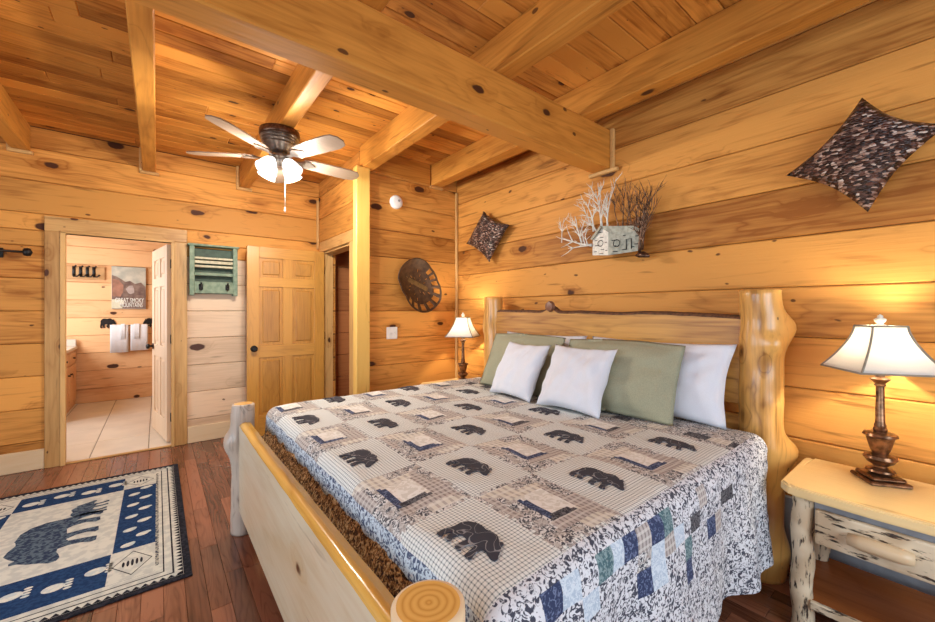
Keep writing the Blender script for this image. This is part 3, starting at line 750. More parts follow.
def tree(bm, base, top, r, nb, spread, mi, seed, d=.03, dep=2):
    rnd = random.Random(seed)
    def branch(p, v, r, lev):
        n = 5; pts = [p]; cur = p.copy(); dr = v.normalized(); ln = v.length
        for i in range(n):
            dr = (dr+Vector((rnd.uniform(-.05, .05), rnd.uniform(-.18, .18), rnd.uniform(-.05, .12)))).normalized(); cur = cur+dr*ln/n; pts.append(cur.copy())
        tube(bm, pts, [r*(1-.75*i/n) for i in range(n+1)], 5, mi)
        if lev > 0:
            for k in range(nb):
                i = rnd.randint(1, n-1); s = rnd.choice((-1, 1)); a = rnd.uniform(.25, spread)
                nd = Vector((rnd.uniform(-.15, .05), dr.y*math.cos(a)-s*dr.z*math.sin(a), dr.z*math.cos(a)+s*dr.y*math.sin(a)))
                branch(pts[i], nd*ln*rnd.uniform(.35, .6), r*.55, lev-1)
    a, b = q(wp(*base)), q(wp(*top)); a.x = b.x = -d
    branch(a, b-a, r, dep)
bm = B()
tree(bm, (596, 232), (594, 200), .009, 5, .8, 0, 3); tree(bm, (604, 228), (603, 190), .010, 6, .7, 0, 5); tree(bm, (610, 228), (613, 192), .008, 5, .7, 0, 8)
tree(bm, (584, 243), (576, 218), .009, 5, .9, 0, 11); tree(bm, (594, 246), (563, 243), .010, 4, .8, 0, 13, dep=1); tree(bm, (594, 245), (571, 253), .009, 3, .7, 0, 17, dep=1); tree(bm, (564, 243), (566, 218), .005, 5, .6, 0, 19)
tree(bm, (590, 245), (586, 234), .006, 4, .9, 0, 21, dep=1); tree(bm, (599, 232), (585, 208), .007, 4, .8, 0, 23)
obj('pale_trees', bm, SIL, t, True)
bm = B()
for i, (x, x2, yt) in enumerate(((620, 620, 198), (624, 623, 193), (628, 628, 198), (633, 633, 193), (638, 636, 198), (642, 641, 194), (644, 645, 196))):
    tree(bm, (x, 229 if i < 5 else 250), (x2, yt), .005 if i < 5 else .007, 5, .45, 0, 40+i, d=.02)
tree(bm, (641, 252), (643, 212), .011, 7, .8, 0, 60, d=.02)
panel(bm, [(636, 256), (640, 252), (645, 251.5), (651, 255), (650, 257.5), (640, 257.8)], .02, .02, .01)
obj('dark_trees', bm, M['bronze'], t, True)

# ------------------------------------------------------------------ cushions hung on the right wall
def weave():
    m, nt, bs = newmat('woven_leather_strips'); tc = N(nt, 'ShaderNodeTexCoord')
    v = N(nt, 'ShaderNodeTexVoronoi'); v.inputs['Scale'].default_value = 1
    s = N(nt, 'ShaderNodeVectorMath', operation='MULTIPLY'); s.inputs[1].default_value = (28, 55, 120); L(nt, tc.outputs['Object'], s.inputs[0]); L(nt, s.outputs[0], v.inputs['Vector'])
    sp = N(nt, 'ShaderNodeSeparateColor'); L(nt, v.outputs['Color'], sp.inputs[0])
    c = ramp(nt, sp.outputs[0], [(0, (.012, .005, .004)), (.45, (.035, .014, .010)), (.72, (.11, .045, .03)), (.92, (.42, .27, .20)), (1, (.6, .5, .42))])
    L(nt, c, bs.inputs['Base Color']); bs.inputs['Roughness'].default_value = .35
    b = N(nt, 'ShaderNodeBump'); b.inputs['Distance'].default_value = .01; b.inputs['Strength'].default_value = .9; b.invert = True; L(nt, v.outputs['Distance'], b.inputs['Height']); L(nt, b.outputs[0], bs.inputs['Normal'])
    return m
WEAVE = weave()
def cushion(corners, label):
    """corners: 4 wall-plane points (top, right, bottom, left) measured on the wall"""
    P = [at(x, y, x=XR-.14) for x, y in corners]; c = sum(P, Vector())/4
    T, Rr, Bo, Lf = [p-c for p in P]
    bm = B(); n = 20; grid = {}
    for sd in (1, -1):
        for i in range(n+1):
            for j in range(n+1):
                u, v = i/n, j/n
                p = T*(1-u)*(1-v)+Rr*u*(1-v)+Bo*u*v+Lf*(1-u)*v
                uu, vv = 2*u-1, 2*v-1
                pin = 1-.16*((1-uu*uu)*abs(vv)**2+(1-vv*vv)*abs(uu)**2)
                th = .075*((1-uu**2)*(1-vv**2))**.45*sd
                if i in (0, n) or j in (0, n):
                    if sd == -1: continue
                grid[sd, i, j] = bm.verts.new((-th, p.y*pin, p.z*pin))
    def g(sd, i, j): return grid[(sd, i, j)] if (sd, i, j) in grid else grid[(1, i, j)]
    for sd in (1, -1):
        for i in range(n):
            for j in range(n):
                f = [g(sd, i, j), g(sd, i+1, j), g(sd, i+1, j+1), g(sd, i, j+1)]
                bm.faces.new(f if sd == 1 else f[::-1]).smooth = True
    bmesh.ops.recalc_face_normals(bm, faces=bm.faces)
    o = obj('wall_cushion', bm, WEAVE); o.location = (XR-.08, c.y, c.z)
    tag(o, label, 'cushion', 'woven leather cushions on the headboard wall')
cushion([(860, 93), (948, 120), (866, 210), (783, 173)], 'dark woven cushion hung high on the wall above the right lamp')
cushion([(479, 210), (505, 224), (485, 262), (462, 243)], 'dark woven cushion hung near the corner above the left lamp')

# ------------------------------------------------------------------ ceiling fan
FX, FY = .72, 3.18
fan = thing('ceiling_fan', 'pewter five-blade ceiling fan with white glass shades', 'ceiling fan', (FX, FY, JB-.001))
bm = B(); lathe(bm, [(.0, -.0), (.138, 0), (.142, -.035), (.138, -.048), (.132, -.052)], segs=40); autosmooth(obj('canopy', bm, M['bronze'], fan))
bm = B(); lathe(bm, [(.132, -.052), (.124, -.060), (.132, -.070), (.120, -.080), (.126, -.090), (.112, -.100), (.116, -.110), (.088, -.130), (.07, -.155), (.05, -.165), (0, -.165)], segs=40); autosmooth(obj('motor_housing', bm, M['fanmetal'], fan), 25)
bm = B(); lathe(bm, [(0, -.16), (.05, -.165), (.075, -.19), (.075, -.205), (.045, -.22), (.035, -.245), (.02, -.26), (0, -.265)], segs=28); autosmooth(obj('switch_housing', bm, M['fanmetal'], fan))
blade_m = wood('fan_blade_wood', (.26, .19, .14), (.12, .08, .055), 0, rough=.3, knots=0, contrast=.6)
for k in range(5):
    a = math.radians(5+72*k); tilt = math.radians(-12)
    bl = [(.17, -.045), (.22, -.062), (.40, -.072), (.54, -.076), (.60, -.068), (.635, -.03), (.64, .02), (.615, .06), (.55, .076), (.40, .072), (.22, .062), (.17, .045)]
    bm = B()
    def fn(p, q_, r):
        y = q_*math.cos(tilt); z = q_*math.sin(tilt)
        return Vector((p*math.cos(a)-y*math.sin(a), p*math.sin(a)+y*math.cos(a), -.198+z+r))
    prism(bm, bl, fn, 0, .008); o = obj('blade', bm, blade_m, fan)
    bm = B(); prism(bm, [(.06, -.016), (.14, -.014), (.17, -.045), (.20, -.05), (.235, -.03), (.27, 0), (.235, .03), (.20, .05), (.17, .045), (.14, .014), (.06, .016)], fn, -.010, -.001); obj('blade_bracket', bm, M['fanmetal'], o)
def glassmat(name, col, e):
    m, nt, bs = newmat(name); bs.inputs['Base Color'].default_value = (.95, .93, .9, 1); bs.inputs['Roughness'].default_value = .4
    n = N(nt, 'ShaderNodeTexNoise'); n.inputs['Scale'].default_value = 9
    bs.inputs['Emission Color'].default_value = (*col, 1)
    L(nt, maprange(nt, n.outputs['Fac'], .3, .7, e*.75, e*1.1), bs.inputs['Emission Strength']); return m
FG = glassmat('frosted_glass_lit', (1, .98, .94), 1.3)
for k in range(4):
    a = math.radians(-60+90*k); d = Vector((math.cos(a)*.62, math.sin(a)*.62, -.78)).normalized()
    base = Vector((math.cos(a)*.045, math.sin(a)*.045, -.205)); rings = []
    bm = B(); tube(bm, [base, base+d*.045], [.012, .022], 12); autosmooth(obj('lamp_arm', bm, M['fanmetal'], fan))
    bm = B(); tube(bm, [base+d*t_ for t_ in (.03, .05, .08, .11, .135, .15, .146, .13, .10, .06, .035)], [.022, .036, .051, .056, .059, .066, .062, .055, .052, .045, .018], 20)
    sh = obj('glass_shade', bm, FG, fan, True)
    bulb('fan_bulb', Vector((FX, FY, JB))+base+d*.19, 21, (1, .95, .87), .04)
bm = B(); tube(bm, [(.03, -.03, -.24), (.03, -.03, -.58)], .002, 6); tube(bm, [(.03, -.03, -.57), (.03, -.03, -.595), (.03, -.03, -.61)], [.003, .007, .003], 8); obj('pull_chain', bm, M['silver'], fan, True)
bm = B(); tube(bm, [(-.03, -.02, -.235), (-.035, -.02, -.34)], .002, 6); tube(bm, [(-.035, -.02, -.335), (-.035, -.02, -.355)], [.003, .006], 8); obj('pull_chain', bm, M['silver'], fan, True)

# ------------------------------------------------------------------ bed
FXB, HXB = .415, 2.45; PYN, PYF = .645, 2.70
MX0, MX1, MY0, MY1, MT = .60, 2.36, .64, 2.68, .745
bed = thing('log_bed', 'king size log bed with live-edge slab headboard and footboard', 'bed', (1.43, (PYN+PYF)/2, 0))
bo = Vector((1.43, (PYN+PYF)/2, 0))
def ringwood():
    m, nt, bs = newmat('end_grain_rings'); tc = N(nt, 'ShaderNodeTexCoord')
    # growth rings around the near foot post centre (object coordinates of the bed)
    s = N(nt, 'ShaderNodeVectorMath', operation='SUBTRACT'); L(nt, tc.outputs['Object'], s.inputs[0]); s.inputs[1].default_value = (FXB-bo.x, PYN-bo.y, 0)
    sp = N(nt, 'ShaderNodeSeparateXYZ'); L(nt, s.outputs[0], sp.inputs[0])
    r = math_(nt, 'SQRT', math_(nt, 'ADD', math_(nt, 'POWER', sp.outputs[0], 2), math_(nt, 'POWER', sp.outputs[1], 2)))
    n = N(nt, 'ShaderNodeTexNoise'); n.inputs['Scale'].default_value = 25; L(nt, tc.outputs['Object'], n.inputs['Vector'])
    rr = math_(nt, 'PINGPONG', math_(nt, 'ADD', math_(nt, 'MULTIPLY', r, 130), math_(nt, 'MULTIPLY', n.outputs['Fac'], .8)), 1)
    L(nt, mix(nt, math_(nt, 'MULTIPLY', math_(nt, 'POWER', rr, 2), .8), (.82, .50, .14), (.60, .28, .05)), bs.inputs['Base Color'])
    bs.inputs['Roughness'].default_value = .2; bs.inputs['Coat Weight'].default_value = .4
    return m
END = ringwood()
def post(x, y, h, r, mat, bumps, seed, name='post', taper=.12):
    bm = B(); n = 60; pts = []; rs = []
    for i in range(n+1):
        k = i/n; z = h*k
        pts.append(Vector((x-bo.x+.008*noise.noise(Vector((seed, k*3, 0))), y-bo.y+.008*noise.noise(Vector((seed+9, k*3, 0))), z))); rs.append(r*(1+taper*(.5-k))*(1+.05*noise.noise(Vector((seed, k*6, 5)))+.02*noise.noise(Vector((seed, k*19, 8)))))
    pts = [pts[0]]+pts[1:]+[pts[-1]+Vector((0, 0, .006))]; rs = rs+[rs[-1]-.01]
    rings = tube(bm, pts, rs, 44, 0, .09, seed, 1)
    for (bz, ba, bh, bw) in bumps:
        dirv = Vector((math.cos(ba), math.sin(ba), 0)); c = Vector((x-bo.x, y-bo.y, bz))+dirv*r
        for ring in rings[:-3]:
            for v in ring:
                d = v.co-c; g_ = math.exp(-(d.length/bw)**2); v.co += (dirv+Vector((0, 0, .25)))*bh*g_
    return obj(name, bm, [mat, END], bed)
RT = -YAW  # direction across the view: image right
imgR = math.atan2(-math.sin(YAW), math.cos(YAW)); imgL = imgR+PI; toCam = math.atan2(-.5, -1.2)
post(HXB, PYN, 1.455, .095, M['post'], [(1.25, imgR-.1, .06, .09), (1.26, imgR-.1, .05, .05), (1.18, toCam+.5, .03, .05), (.62, imgR-.2, .06, .08), (.63, imgR-.2, .045, .045), (.12, imgR, .03, .1)], 3, 'headboard_post')
post(HXB, PYF, 1.475, .088, M['post'], [(1.2, imgL, .02, .08)], 5, 'headboard_post')
post(FXB, PYF+.045, .775, .066, M['greypost'], [(.56, imgL, .045, .055), (.55, toCam, .02, .05), (.52, imgL+.6, .02, .06)], 8, 'footboard_post')
post(FXB, PYN, .775, .075, M['pale_z'], [(.6, imgR, .01, .06)], 11, 'footboard_post')
def slab(name, x0, x1, y0, y1, zb, ztop, mats, n=60, edge=.03):
    """live-edge board along y; ztop(y) is the top profile; material 1 on the rounded top edge"""
    bm = B(); rows = []
    for i in range(n+1):
        y = y0+(y1-y0)*i/n; zt = ztop(y)
        sec = [(x0, zb), (x0, zt-edge), (x0+.012, zt-edge*.35), (x0+.03*(x1-x0)/.06, zt), (x1-.03*(x1-x0)/.06, zt-.002), (x1-.008, zt-edge*.4), (x1, zt-edge), (x1, zb)]
        rows.append([bm.verts.new((a-bo.x, y-bo.y, b)) for a, b in sec])
    m_ = len(rows[0])
    for i in range(n):
        for j in range(m_):
            f = bm.faces.new((rows[i][j], rows[i][(j+1) % m_], rows[i+1][(j+1) % m_], rows[i+1][j])); f.material_index = 1 if 1 <= j <= 5 else 0; f.smooth = 1 <= j <= 5
    bm.faces.new(rows[0][::-1]); bm.faces.new(rows[-1])
    return obj(name, bm, mats, bed)
def htop(y):
    z = 1.335+.018*noise.noise(Vector((y*2.2, 1, 0)))+.006*noise.noise(Vector((y*9, 4, 0)))+.03*(y-PYN)/(PYF-PYN)
    return z+.045*math.exp(-((y-2.0)/.055)**2)
slab('headboard_slab', HXB-.035, HXB+.035, PYN+.05, PYF-.05, .86, htop, [M['headwood'], M['bark']], 90, .022)
bm = B(); box(bm, HXB-.03-bo.x, HXB+.03-bo.x, PYN+.06-bo.y, PYF-.06-bo.y, .50, .80, 0, .01); obj('headboard_rail', bm, M['headwood'], bed)
bm = B(); tube(bm, [(HXB-.034-bo.x, 2.0-bo.y, 1.385), (HXB-.058-bo.x, 2.0-bo.y, 1.385), (HXB-.064-bo.x, 2.0-bo.y, 1.385)], [.045, .035, .012], 14); autosmooth(obj('knot', bm, plain('knot_brown', (.22, .09, .045), .4, nscale=60), bed))
def ftop(y): return .675+.014*noise.noise(Vector((y*1.7, 7, 0)))+.004*noise.noise(Vector((y*8, 2, 0)))
slab('footboard_slab', FXB-.032, FXB+.034, PYN+.04, PYF+.01, .15, ftop, [M['footwood'], wood('yellow_edge', (.80, .48, .11), (.46, .20, .03), 1, rough=.25, knots=.5, contrast=1.2, coat=.3)], 60, .02)
for s, y in ((0, PYN+.03), (1, PYF-.09)):
    bm = B(); box(bm, FXB+.04-bo.x, HXB-.05-bo.x, y-bo.y, y+.06-bo.y, .28, .46, 0, .01); obj('side_rail', bm, M['headwood'], bed)

def pack(name, x0, x1, y0, y1, z0, z1, mat, r, label, cat, u=24, v=24):
    bm = B(); box(bm, x0, x1, y0, y1, z0, z1, 0, r, 4); o = obj(name, bm, mat); autosmooth(o, 60); return tag(o, label, cat)
pack('box_spring', .52, 2.39, PYN+.10, PYF-.10, .30, .46, M['mattress'], .03, 'box spring inside the log bed frame', 'box spring')
pack('mattress', .62, 2.39, MY0+.06, MY1-.06, .462, MT-.02, M['mattress'], .05, 'thick mattress under the bear quilt', 'mattress')
# brown fleece blanket showing between quilt and footboard
def fleece():
    m, nt, bs = newmat('leopard_fleece'); tc = N(nt, 'ShaderNodeTexCoord')
    v = N(nt, 'ShaderNodeTexNoise'); v.inputs['Scale'].default_value = 75; v.inputs['Detail'].default_value = 3; v.inputs['Distortion'].default_value = 1; L(nt, tc.outputs['Object'], v.inputs['Vector'])
    L(nt, ramp(nt, v.outputs['Fac'], [(.36, (.02, .01, .008)), (.45, (.16, .07, .025)), (.54, (.50, .26, .09)), (.64, (.80, .58, .32))]), bs.inputs['Base Color']); bs.inputs['Roughness'].default_value = 1
    b = N(nt, 'ShaderNodeBump'); b.inputs['Distance'].default_value = .02; b.inputs['Strength'].default_value = 1; L(nt, v.outputs['Fac'], b.inputs['Height']); L(nt, b.outputs[0], bs.inputs['Normal'])
    return m
bm = B(); n1, n2 = 110, 16; rows = []
for i in range(n1+1):
    y = PYN+.07+(PYF-PYN-.14)*i/n1; row = []
    for j in range(n2+1):
        k = j/n2; x = .60-.115*math.sin(min(1, k*1.4)*PI/2)-.0; z = .705-.36*k**1.15
        wv = .012*noise.noise(Vector((y*9, z*9, 3)))+.006*noise.noise(Vector((y*40, z*40, 3)))
        row.append(bm.verts.new((x+wv, y, z)))
    rows.append(row)
for i in range(n1):
    for j in range(n2): bm.faces.new((rows[i][j], rows[i][j+1], rows[i+1][j+1], rows[i+1][j])).smooth = True
o = obj('fleece_blanket', bm, fleece()); so = o.modifiers.new('thick', 'SOLIDIFY'); so.thickness = .012
tag(o, 'brown speckled fleece blanket tucked between the quilt and the footboard', 'blanket')

# quilt ---------------------------------------------------------------
U0, U1 = -.19, MX1-.60-.09      # cloth coordinate along the bed from the foot edge
V0 = -.60; WID = MY1-MY0; V1 = WID+.60
def cloth(u, v):
    """cloth point -> world position"""
    du = max(0, -u); dv = max(0, -v) or max(0, v-WID); sv = -1 if v < 0 else 1
    dv *= 1-.14*max(0, min(1, (u-1.35)/.5))
    x = MX0+max(u, 0); y = MY0+min(max(v, 0), WID)
    r = math.hypot(du, dv); R = .07
    if r > 0:
        ang = r/R
        if ang < PI/2: out = R*math.sin(ang); dn = R*(1-math.cos(ang))
        else: out = R; dn = R+(r-R*PI/2)
        dx, dy = -du/r, sv*dv/r
        # folds in the side drape, growing downwards
        k = min(1, max(0, (dn-.05)/.5))
        f = k*(.030*math.sin(u*9+1.2)+.018*math.sin(u*21+.5+2*math.sin(u*4)))*(1 if dv > du else .2)
        out += f+.02*k
        if du > 0 and dv <= du: out = min(out, .085)
        x += dx*(out); y += dy*(out)
        z = MT+.012-dn
    else: z = MT+.012
    # soft waves on the top and a slight rise to the pillows
    top = max(0, 1-r/.15)
    z += top*(.007*noise.noise(Vector((x*4, y*4, 1)))+.0035*noise.noise(Vector((x*14, y*14, 2))))
    z -= top*.012*max(0, 1-min(abs(u), 1)/.25)
    if r > .07: x += .006*noise.noise(Vector((u*12, v*12, 7))); y += .006*noise.noise(Vector((u*12, v*12, 9)))
    return Vector((x, y, max(z, .03)))
CW, CH = .2865, .363
BX, BYC = .648-CW/2-MX0, .61-MY0        # lower corner of the lattice in cloth coordinates
SQ = {}
def patch_side():
    pts = [(637, 563, 6), (647, 553, 4), (647, 575, 8), (648.5, 592, 6), (665.5, 539.5, 6), (675, 534, 8), (677, 553, 4), (667.6, 563, 9), (685, 547, 9), (694.5, 557, 8), (696, 576, 6), (710, 512, 4), (716, 535, 6), (726, 537, 4), (739, 500, 11),
           (622, 572, 9), (603, 604, 9), (610, 590, 8), (657, 570, 10), (668, 580, 9), (703, 525, 11), (728, 505, 11), (566, 612, 6), (580, 612, 9)]
    for x, y, m_ in pts:
        p = at(x, y, y=MY0-.09)
        u = p.x-MX0; dn = MT-p.z+.02
        SQ[(int(u//.068), int(dn//.068))] = m_
patch_side()
def pat(u, v):
    if v < BYC or v > BYC+5.75*CH:
        s = -v if v < 0 else v-WID
        if v < 0:
            c = (int(u//.068), int(s//.068))
            if c in SQ: return SQ[c]
        return 1
    if u < BX-.0: return 2 if u < -.0 or (v < 0) else 2
    i = int((u-BX)//CW); j = int((v-BYC)//CH)
    if i >= 5:
        fx = (u-BX-5*CW); k = int(v//.095)
        if fx < .03: return 10
        if fx < .11: return (5, 11, 10, 5, 10, 11)[k % 6]
        return 10
    a = (u-BX)/CW-i; b = (v-BYC)/CH-j
    if (i+j) % 2 == 0 or j >= 5 and False: return 0
    ca, cb = abs(a-.5)*CW, abs(b-.5)*CH
    e = max(ca-CW/2, cb-CH/2)+.0
    ra, rb = ca/(CW/2), cb/(CH/2); m_ = max(ra, rb)
    if m_ > .93: return 10 if (int(u*90)+int(v*90)) % 3 else 0
    if m_ > .68: return 10 if (a < .5) == (b < .5) else 5 if rb > ra else 4
    if m_ > .45:
        if ra > rb: return 4 if a > .5 else 10
        return 5 if b > .5 else 4
    if m_ > .26:
        if a < .5 and ra >= rb: return 6
        if b < .5 and rb > ra: return 11 if (i+j) % 4 == 1 else 6
        return 7
    return 7
bm = B(); uvl = bm.loops.layers.uv.new('UVMap')
nu, nv = 132, 226; G = []; UV = {}
for i in range(nu+1):
    row = []
    for j in range(nv+1):
        u = U0+(U1-U0)*i/nu; v = V0+(V1-V0)*j/nv
        if j in (0, nv): v += 0
        p = cloth(u, v); vt = bm.verts.new(p); UV[vt] = (u, v); row.append(vt)
    G.append(row)
for i in range(nu):
    for j in range(nv):
        f = bm.faces.new((G[i][j], G[i+1][j], G[i+1][j+1], G[i][j+1])); f.smooth = True
        uc = U0+(U1-U0)*(i+.5)/nu; vc = V0+(V1-V0)*(j+.5)/nv; f.material_index = pat(uc, vc)
# bears stitched on
def surf(u, v, off):
    e = .004; p = cloth(u, v); n_ = (cloth(u+e, v)-cloth(u-e, v)).cross(cloth(u, v+e)-cloth(u, v-e)).normalized()
    return p+n_*off
for i in range(5):
    for j in range(6):
        if (i+j) % 2: continue
        uc = BX+(i+.5)*CW; vc = BYC+(j+.5)*CH
        if uc > U1-.05 or vc > WID: continue
        b2 = B(); sc = .158
        prism(b2, BEAR, lambda p, q_, r: Vector((p, q_, r)), 0, 1)
        bmesh.ops.subdivide_edges(b2, edges=[e for e in b2.edges if e.calc_length() > .12], cuts=2)
        bmesh.ops.triangulate(b2, faces=b2.faces)
        mp = {}
        for v_ in b2.verts:
            u = uc+v_.co.y*sc*.95; v = vc-v_.co.x*sc
            nv_ = bm.verts.new(surf(u, v, .0012+.0035*v_.co.z)); UV[nv_] = (u, v); mp[v_] = nv_
        for f_ in b2.faces:
            nf = bm.faces.new([mp[v_] for v_ in f_.verts]); nf.material_index = 3
        b2.free()
for f in bm.faces:
    for lp in f.loops: lp[uvl].uv = UV[lp.vert]
o = obj('quilt', bm, QM)
tag(o, 'patchwork quilt with black bears and floral border spread over the bed', 'quilt')

# pillows --------------------------------------------------------------
def pillow(name, w, h, th, c, lean, rz, mat, label, flange=0, seed=0, pinch=.07, droop=0, roll=0):
    """c: bottom centre on the bed; width along y, lean back from vertical towards +x"""
    bm = B(); n = 28; grid = {}
    for sd in (1, -1):
        for i in range(n+1):
            for j in range(n+1):
                uu, vv = 2*i/n-1, 2*j/n-1
                if (abs(uu) == 1 or abs(vv) == 1) and sd == -1: continue
                y = uu*w/2*(1-pinch*(1-vv*vv)*uu*uu); z = vv*h/2*(1-pinch*(1-uu*uu)*vv*vv)
                fl = 1-flange
                q1 = max(0, 1-(uu/fl)**2)*max(0, 1-(vv/fl)**2) if flange else (1-uu**2)*(1-vv**2)
                t_ = th/2*q1**.42*(1+.15*(-vv))+.004
                if abs(uu) == 1 or abs(vv) == 1: t_ = 0
                t_ += (.011*noise.noise(Vector((uu*3+seed, vv*3, sd)))+.008*noise.noise(Vector((uu*7+seed+vv*2, vv*2.5, sd*2))))*(1 if abs(uu) < 1 and abs(vv) < 1 else 0)
                off = .012*noise.noise(Vector((uu*2, vv*2, seed+4)))
                z2 = z-droop*(uu*uu)*(vv > 0)*vv
                grid[sd, i, j] = bm.verts.new((-sd*t_+off, y, z2+h/2))
    def g(sd, i, j): return grid.get((sd, i, j)) or grid[(1, i, j)]
    for sd in (1, -1):
        for i in range(n):
            for j in range(n):
                f = [g(sd, i, j), g(sd, i+1, j), g(sd, i+1, j+1), g(sd, i, j+1)]
                bm.faces.new(f if sd == -1 else f[::-1]).smooth = True
    bmesh.ops.recalc_face_normals(bm, faces=bm.faces)
    o = obj(name, bm, mat); o.location = c
    o.rotation_euler = (Matrix.Rotation(rz, 3, 'Z') @ Matrix.Rotation(lean, 3, 'Y') @ Matrix.Rotation(roll, 3, 'X')).to_euler()
    tag(o, label, 'pillow', 'pillows leaning on the headboard')
    return o
ZB = MT+.018
pillow('bed_pillow', .86, .44, .14, (2.205, 1.15, ZB), math.radians(20), 0, M['white_cloth'], 'large white pillow at the right end beside the big headboard post', seed=1)
pillow('bed_pillow', .80, .44, .14, (2.205, 2.02, ZB), math.radians(20), 0, M['white_cloth'], 'large white pillow mostly hidden behind the left green pillow', seed=2)
pillow('sage_pillow', .72, .46, .13, (2.03, 1.27, ZB), math.radians(25), math.radians(4), M['sage'], 'right grey-green pillow, nearest the large headboard post', .12, 3, .03, .02)
pillow('sage_pillow', .72, .46, .13, (2.035, 2.06, ZB), math.radians(25), 0, M['sage'], 'left grey-green pillow, nearest the left headboard post', .12, 4, .03, .02)
pillow('throw_pillow', .44, .42, .13, (1.87, 1.44, ZB), math.radians(29), math.radians(2), M['white_cloth'], 'right square white throw pillow in front of the right green pillow', 0, 5, .09)
pillow('throw_pillow', .41, .41, .12, (1.875, 1.92, ZB), math.radians(29), math.radians(-3), M['white_cloth'], 'left square white throw pillow in front of the left green pillow', 0, 6, .09)

# ------------------------------------------------------------------ nightstand
NZ = .62
def nightstand():
    t = thing('nightstand', 'rustic log nightstand with bark drawer, right of the bed under the near lamp', 'nightstand', (2.33, .185, 0), 0, 'log nightstands beside the bed')
    x0, x1, y0, y1 = -.26, .23, -.30, .30
    bm = B()
    prism(bm, [(x0+.015, y0), (x1, y0), (x1, y1-.03), (x1-.03, y1), (x0+.05, y1), (x0+.005, y1-.035), (x0+.0, 0)], lambda a, b, r: Vector((a, b, r)), NZ-.042, NZ)
    bmesh.ops.bevel(bm, geom=[e for e in bm.edges if abs(e.verts[0].co.z-e.verts[1].co.z) < 1e-4 and not (len(e.link_faces) == 2 and abs(e.link_faces[0].normal.dot(e.link_faces[1].normal)) > .99)], offset=.007, segments=2, affect='EDGES')
    obj('tabletop', bm, wood('maple_top', (.82, .60, .28), (.72, .47, .17), 1, rough=.22, knots=.3, kscale=1.5, contrast=.7, coat=.3), t)
    for (lx, ly, sd) in ((x0+.06, y1-.07, 1), (x0+.06, y0+.07, 2), (x1-.05, y1-.06, 3), (x1-.05, y0+.06, 4)):
        bm = B(); tube(bm, [(lx+.004*math.sin(k+sd), ly+.004*math.cos(k*1.3+sd), (NZ-.043)*k/12) for k in range(13)], [.037*(1.04-.006*k+.012*math.sin(k*2+sd)) for k in range(13)], 16, 0, .06, sd)
        obj('leg', bm, M['bark_z'], t)
    bm = B(); box(bm, x0+.05, x0+.068, y0+.11, y1-.11, .50, NZ-.044, 0, .002); obj('apron', bm, M['grey_board'], t)
    bm = B(); box(bm, x0+.09, x1-.04, y1-.075, y1-.055, .36, NZ-.044, 0, .003); obj('side_panel', bm, M['bark_x'], t)
    bm = B(); box(bm, x0+.09, x1-.04, y0+.055, y0+.075, .36, NZ-.044, 0, .003); obj('side_panel', bm, M['bark_x'], t)
    bm = B()
    for i in range(24):
        pass
    box(bm, x0+.022, x0+.049, y0+.115, y1-.115, .405, .545, 0, .01, 2); box(bm, x0+.069, x1-.06, y0+.12, y1-.12, .42, .52, 0)
    d_ = obj('drawer', bm, M['bark_y'], t)
    bm = B(); tube(bm, [(x0+.012, -.085, .475), (x0+.008, -.05, .475), (x0+.008, .05, .475), (x0+.012, .085, .475)], [.022, .028, .029, .022], 12, 0, .1); obj('handle', bm, M['pale_y'], d_, True)
    bm = B(); box(bm, x0+.04, x1-.02, y0+.05, y1-.05, .14, .16, 0, .003)
    obj('lower_shelf', bm, M['shelfred'], t)
    bm = B(); box(bm, x0+.02, x0+.0395, y0+.10, y1-.10, .13, .165, 0, .004)
    obj('shelf_edge', bm, M['bark_y'], t)
    bm = B(); box(bm, x1-.03, x1-.018, y0+.10, y1-.10, .24, .36, 0, .003); obj('back_board', bm, M['grey_board'], t)
    return t
ns = nightstand()
ns2 = copytree(ns); ns2.location = (2.33, 3.12, 0); ns2['label'] = 'rustic log nightstand hidden left of the bed under the far lamp'
# power cord
bm = B(); pts = [(2.60, .12, .52), (2.46, .13, .46), (2.44, .12, .40), (2.45, .08, .335), (2.50, .02, .30), (2.58, -.06, .29), (2.60, -.2, .28)]
tube(bm, pts, .004, 6); tag(obj('power_cord', bm, M['black'], None, True), 'black power cord hanging behind the near nightstand', 'cord')

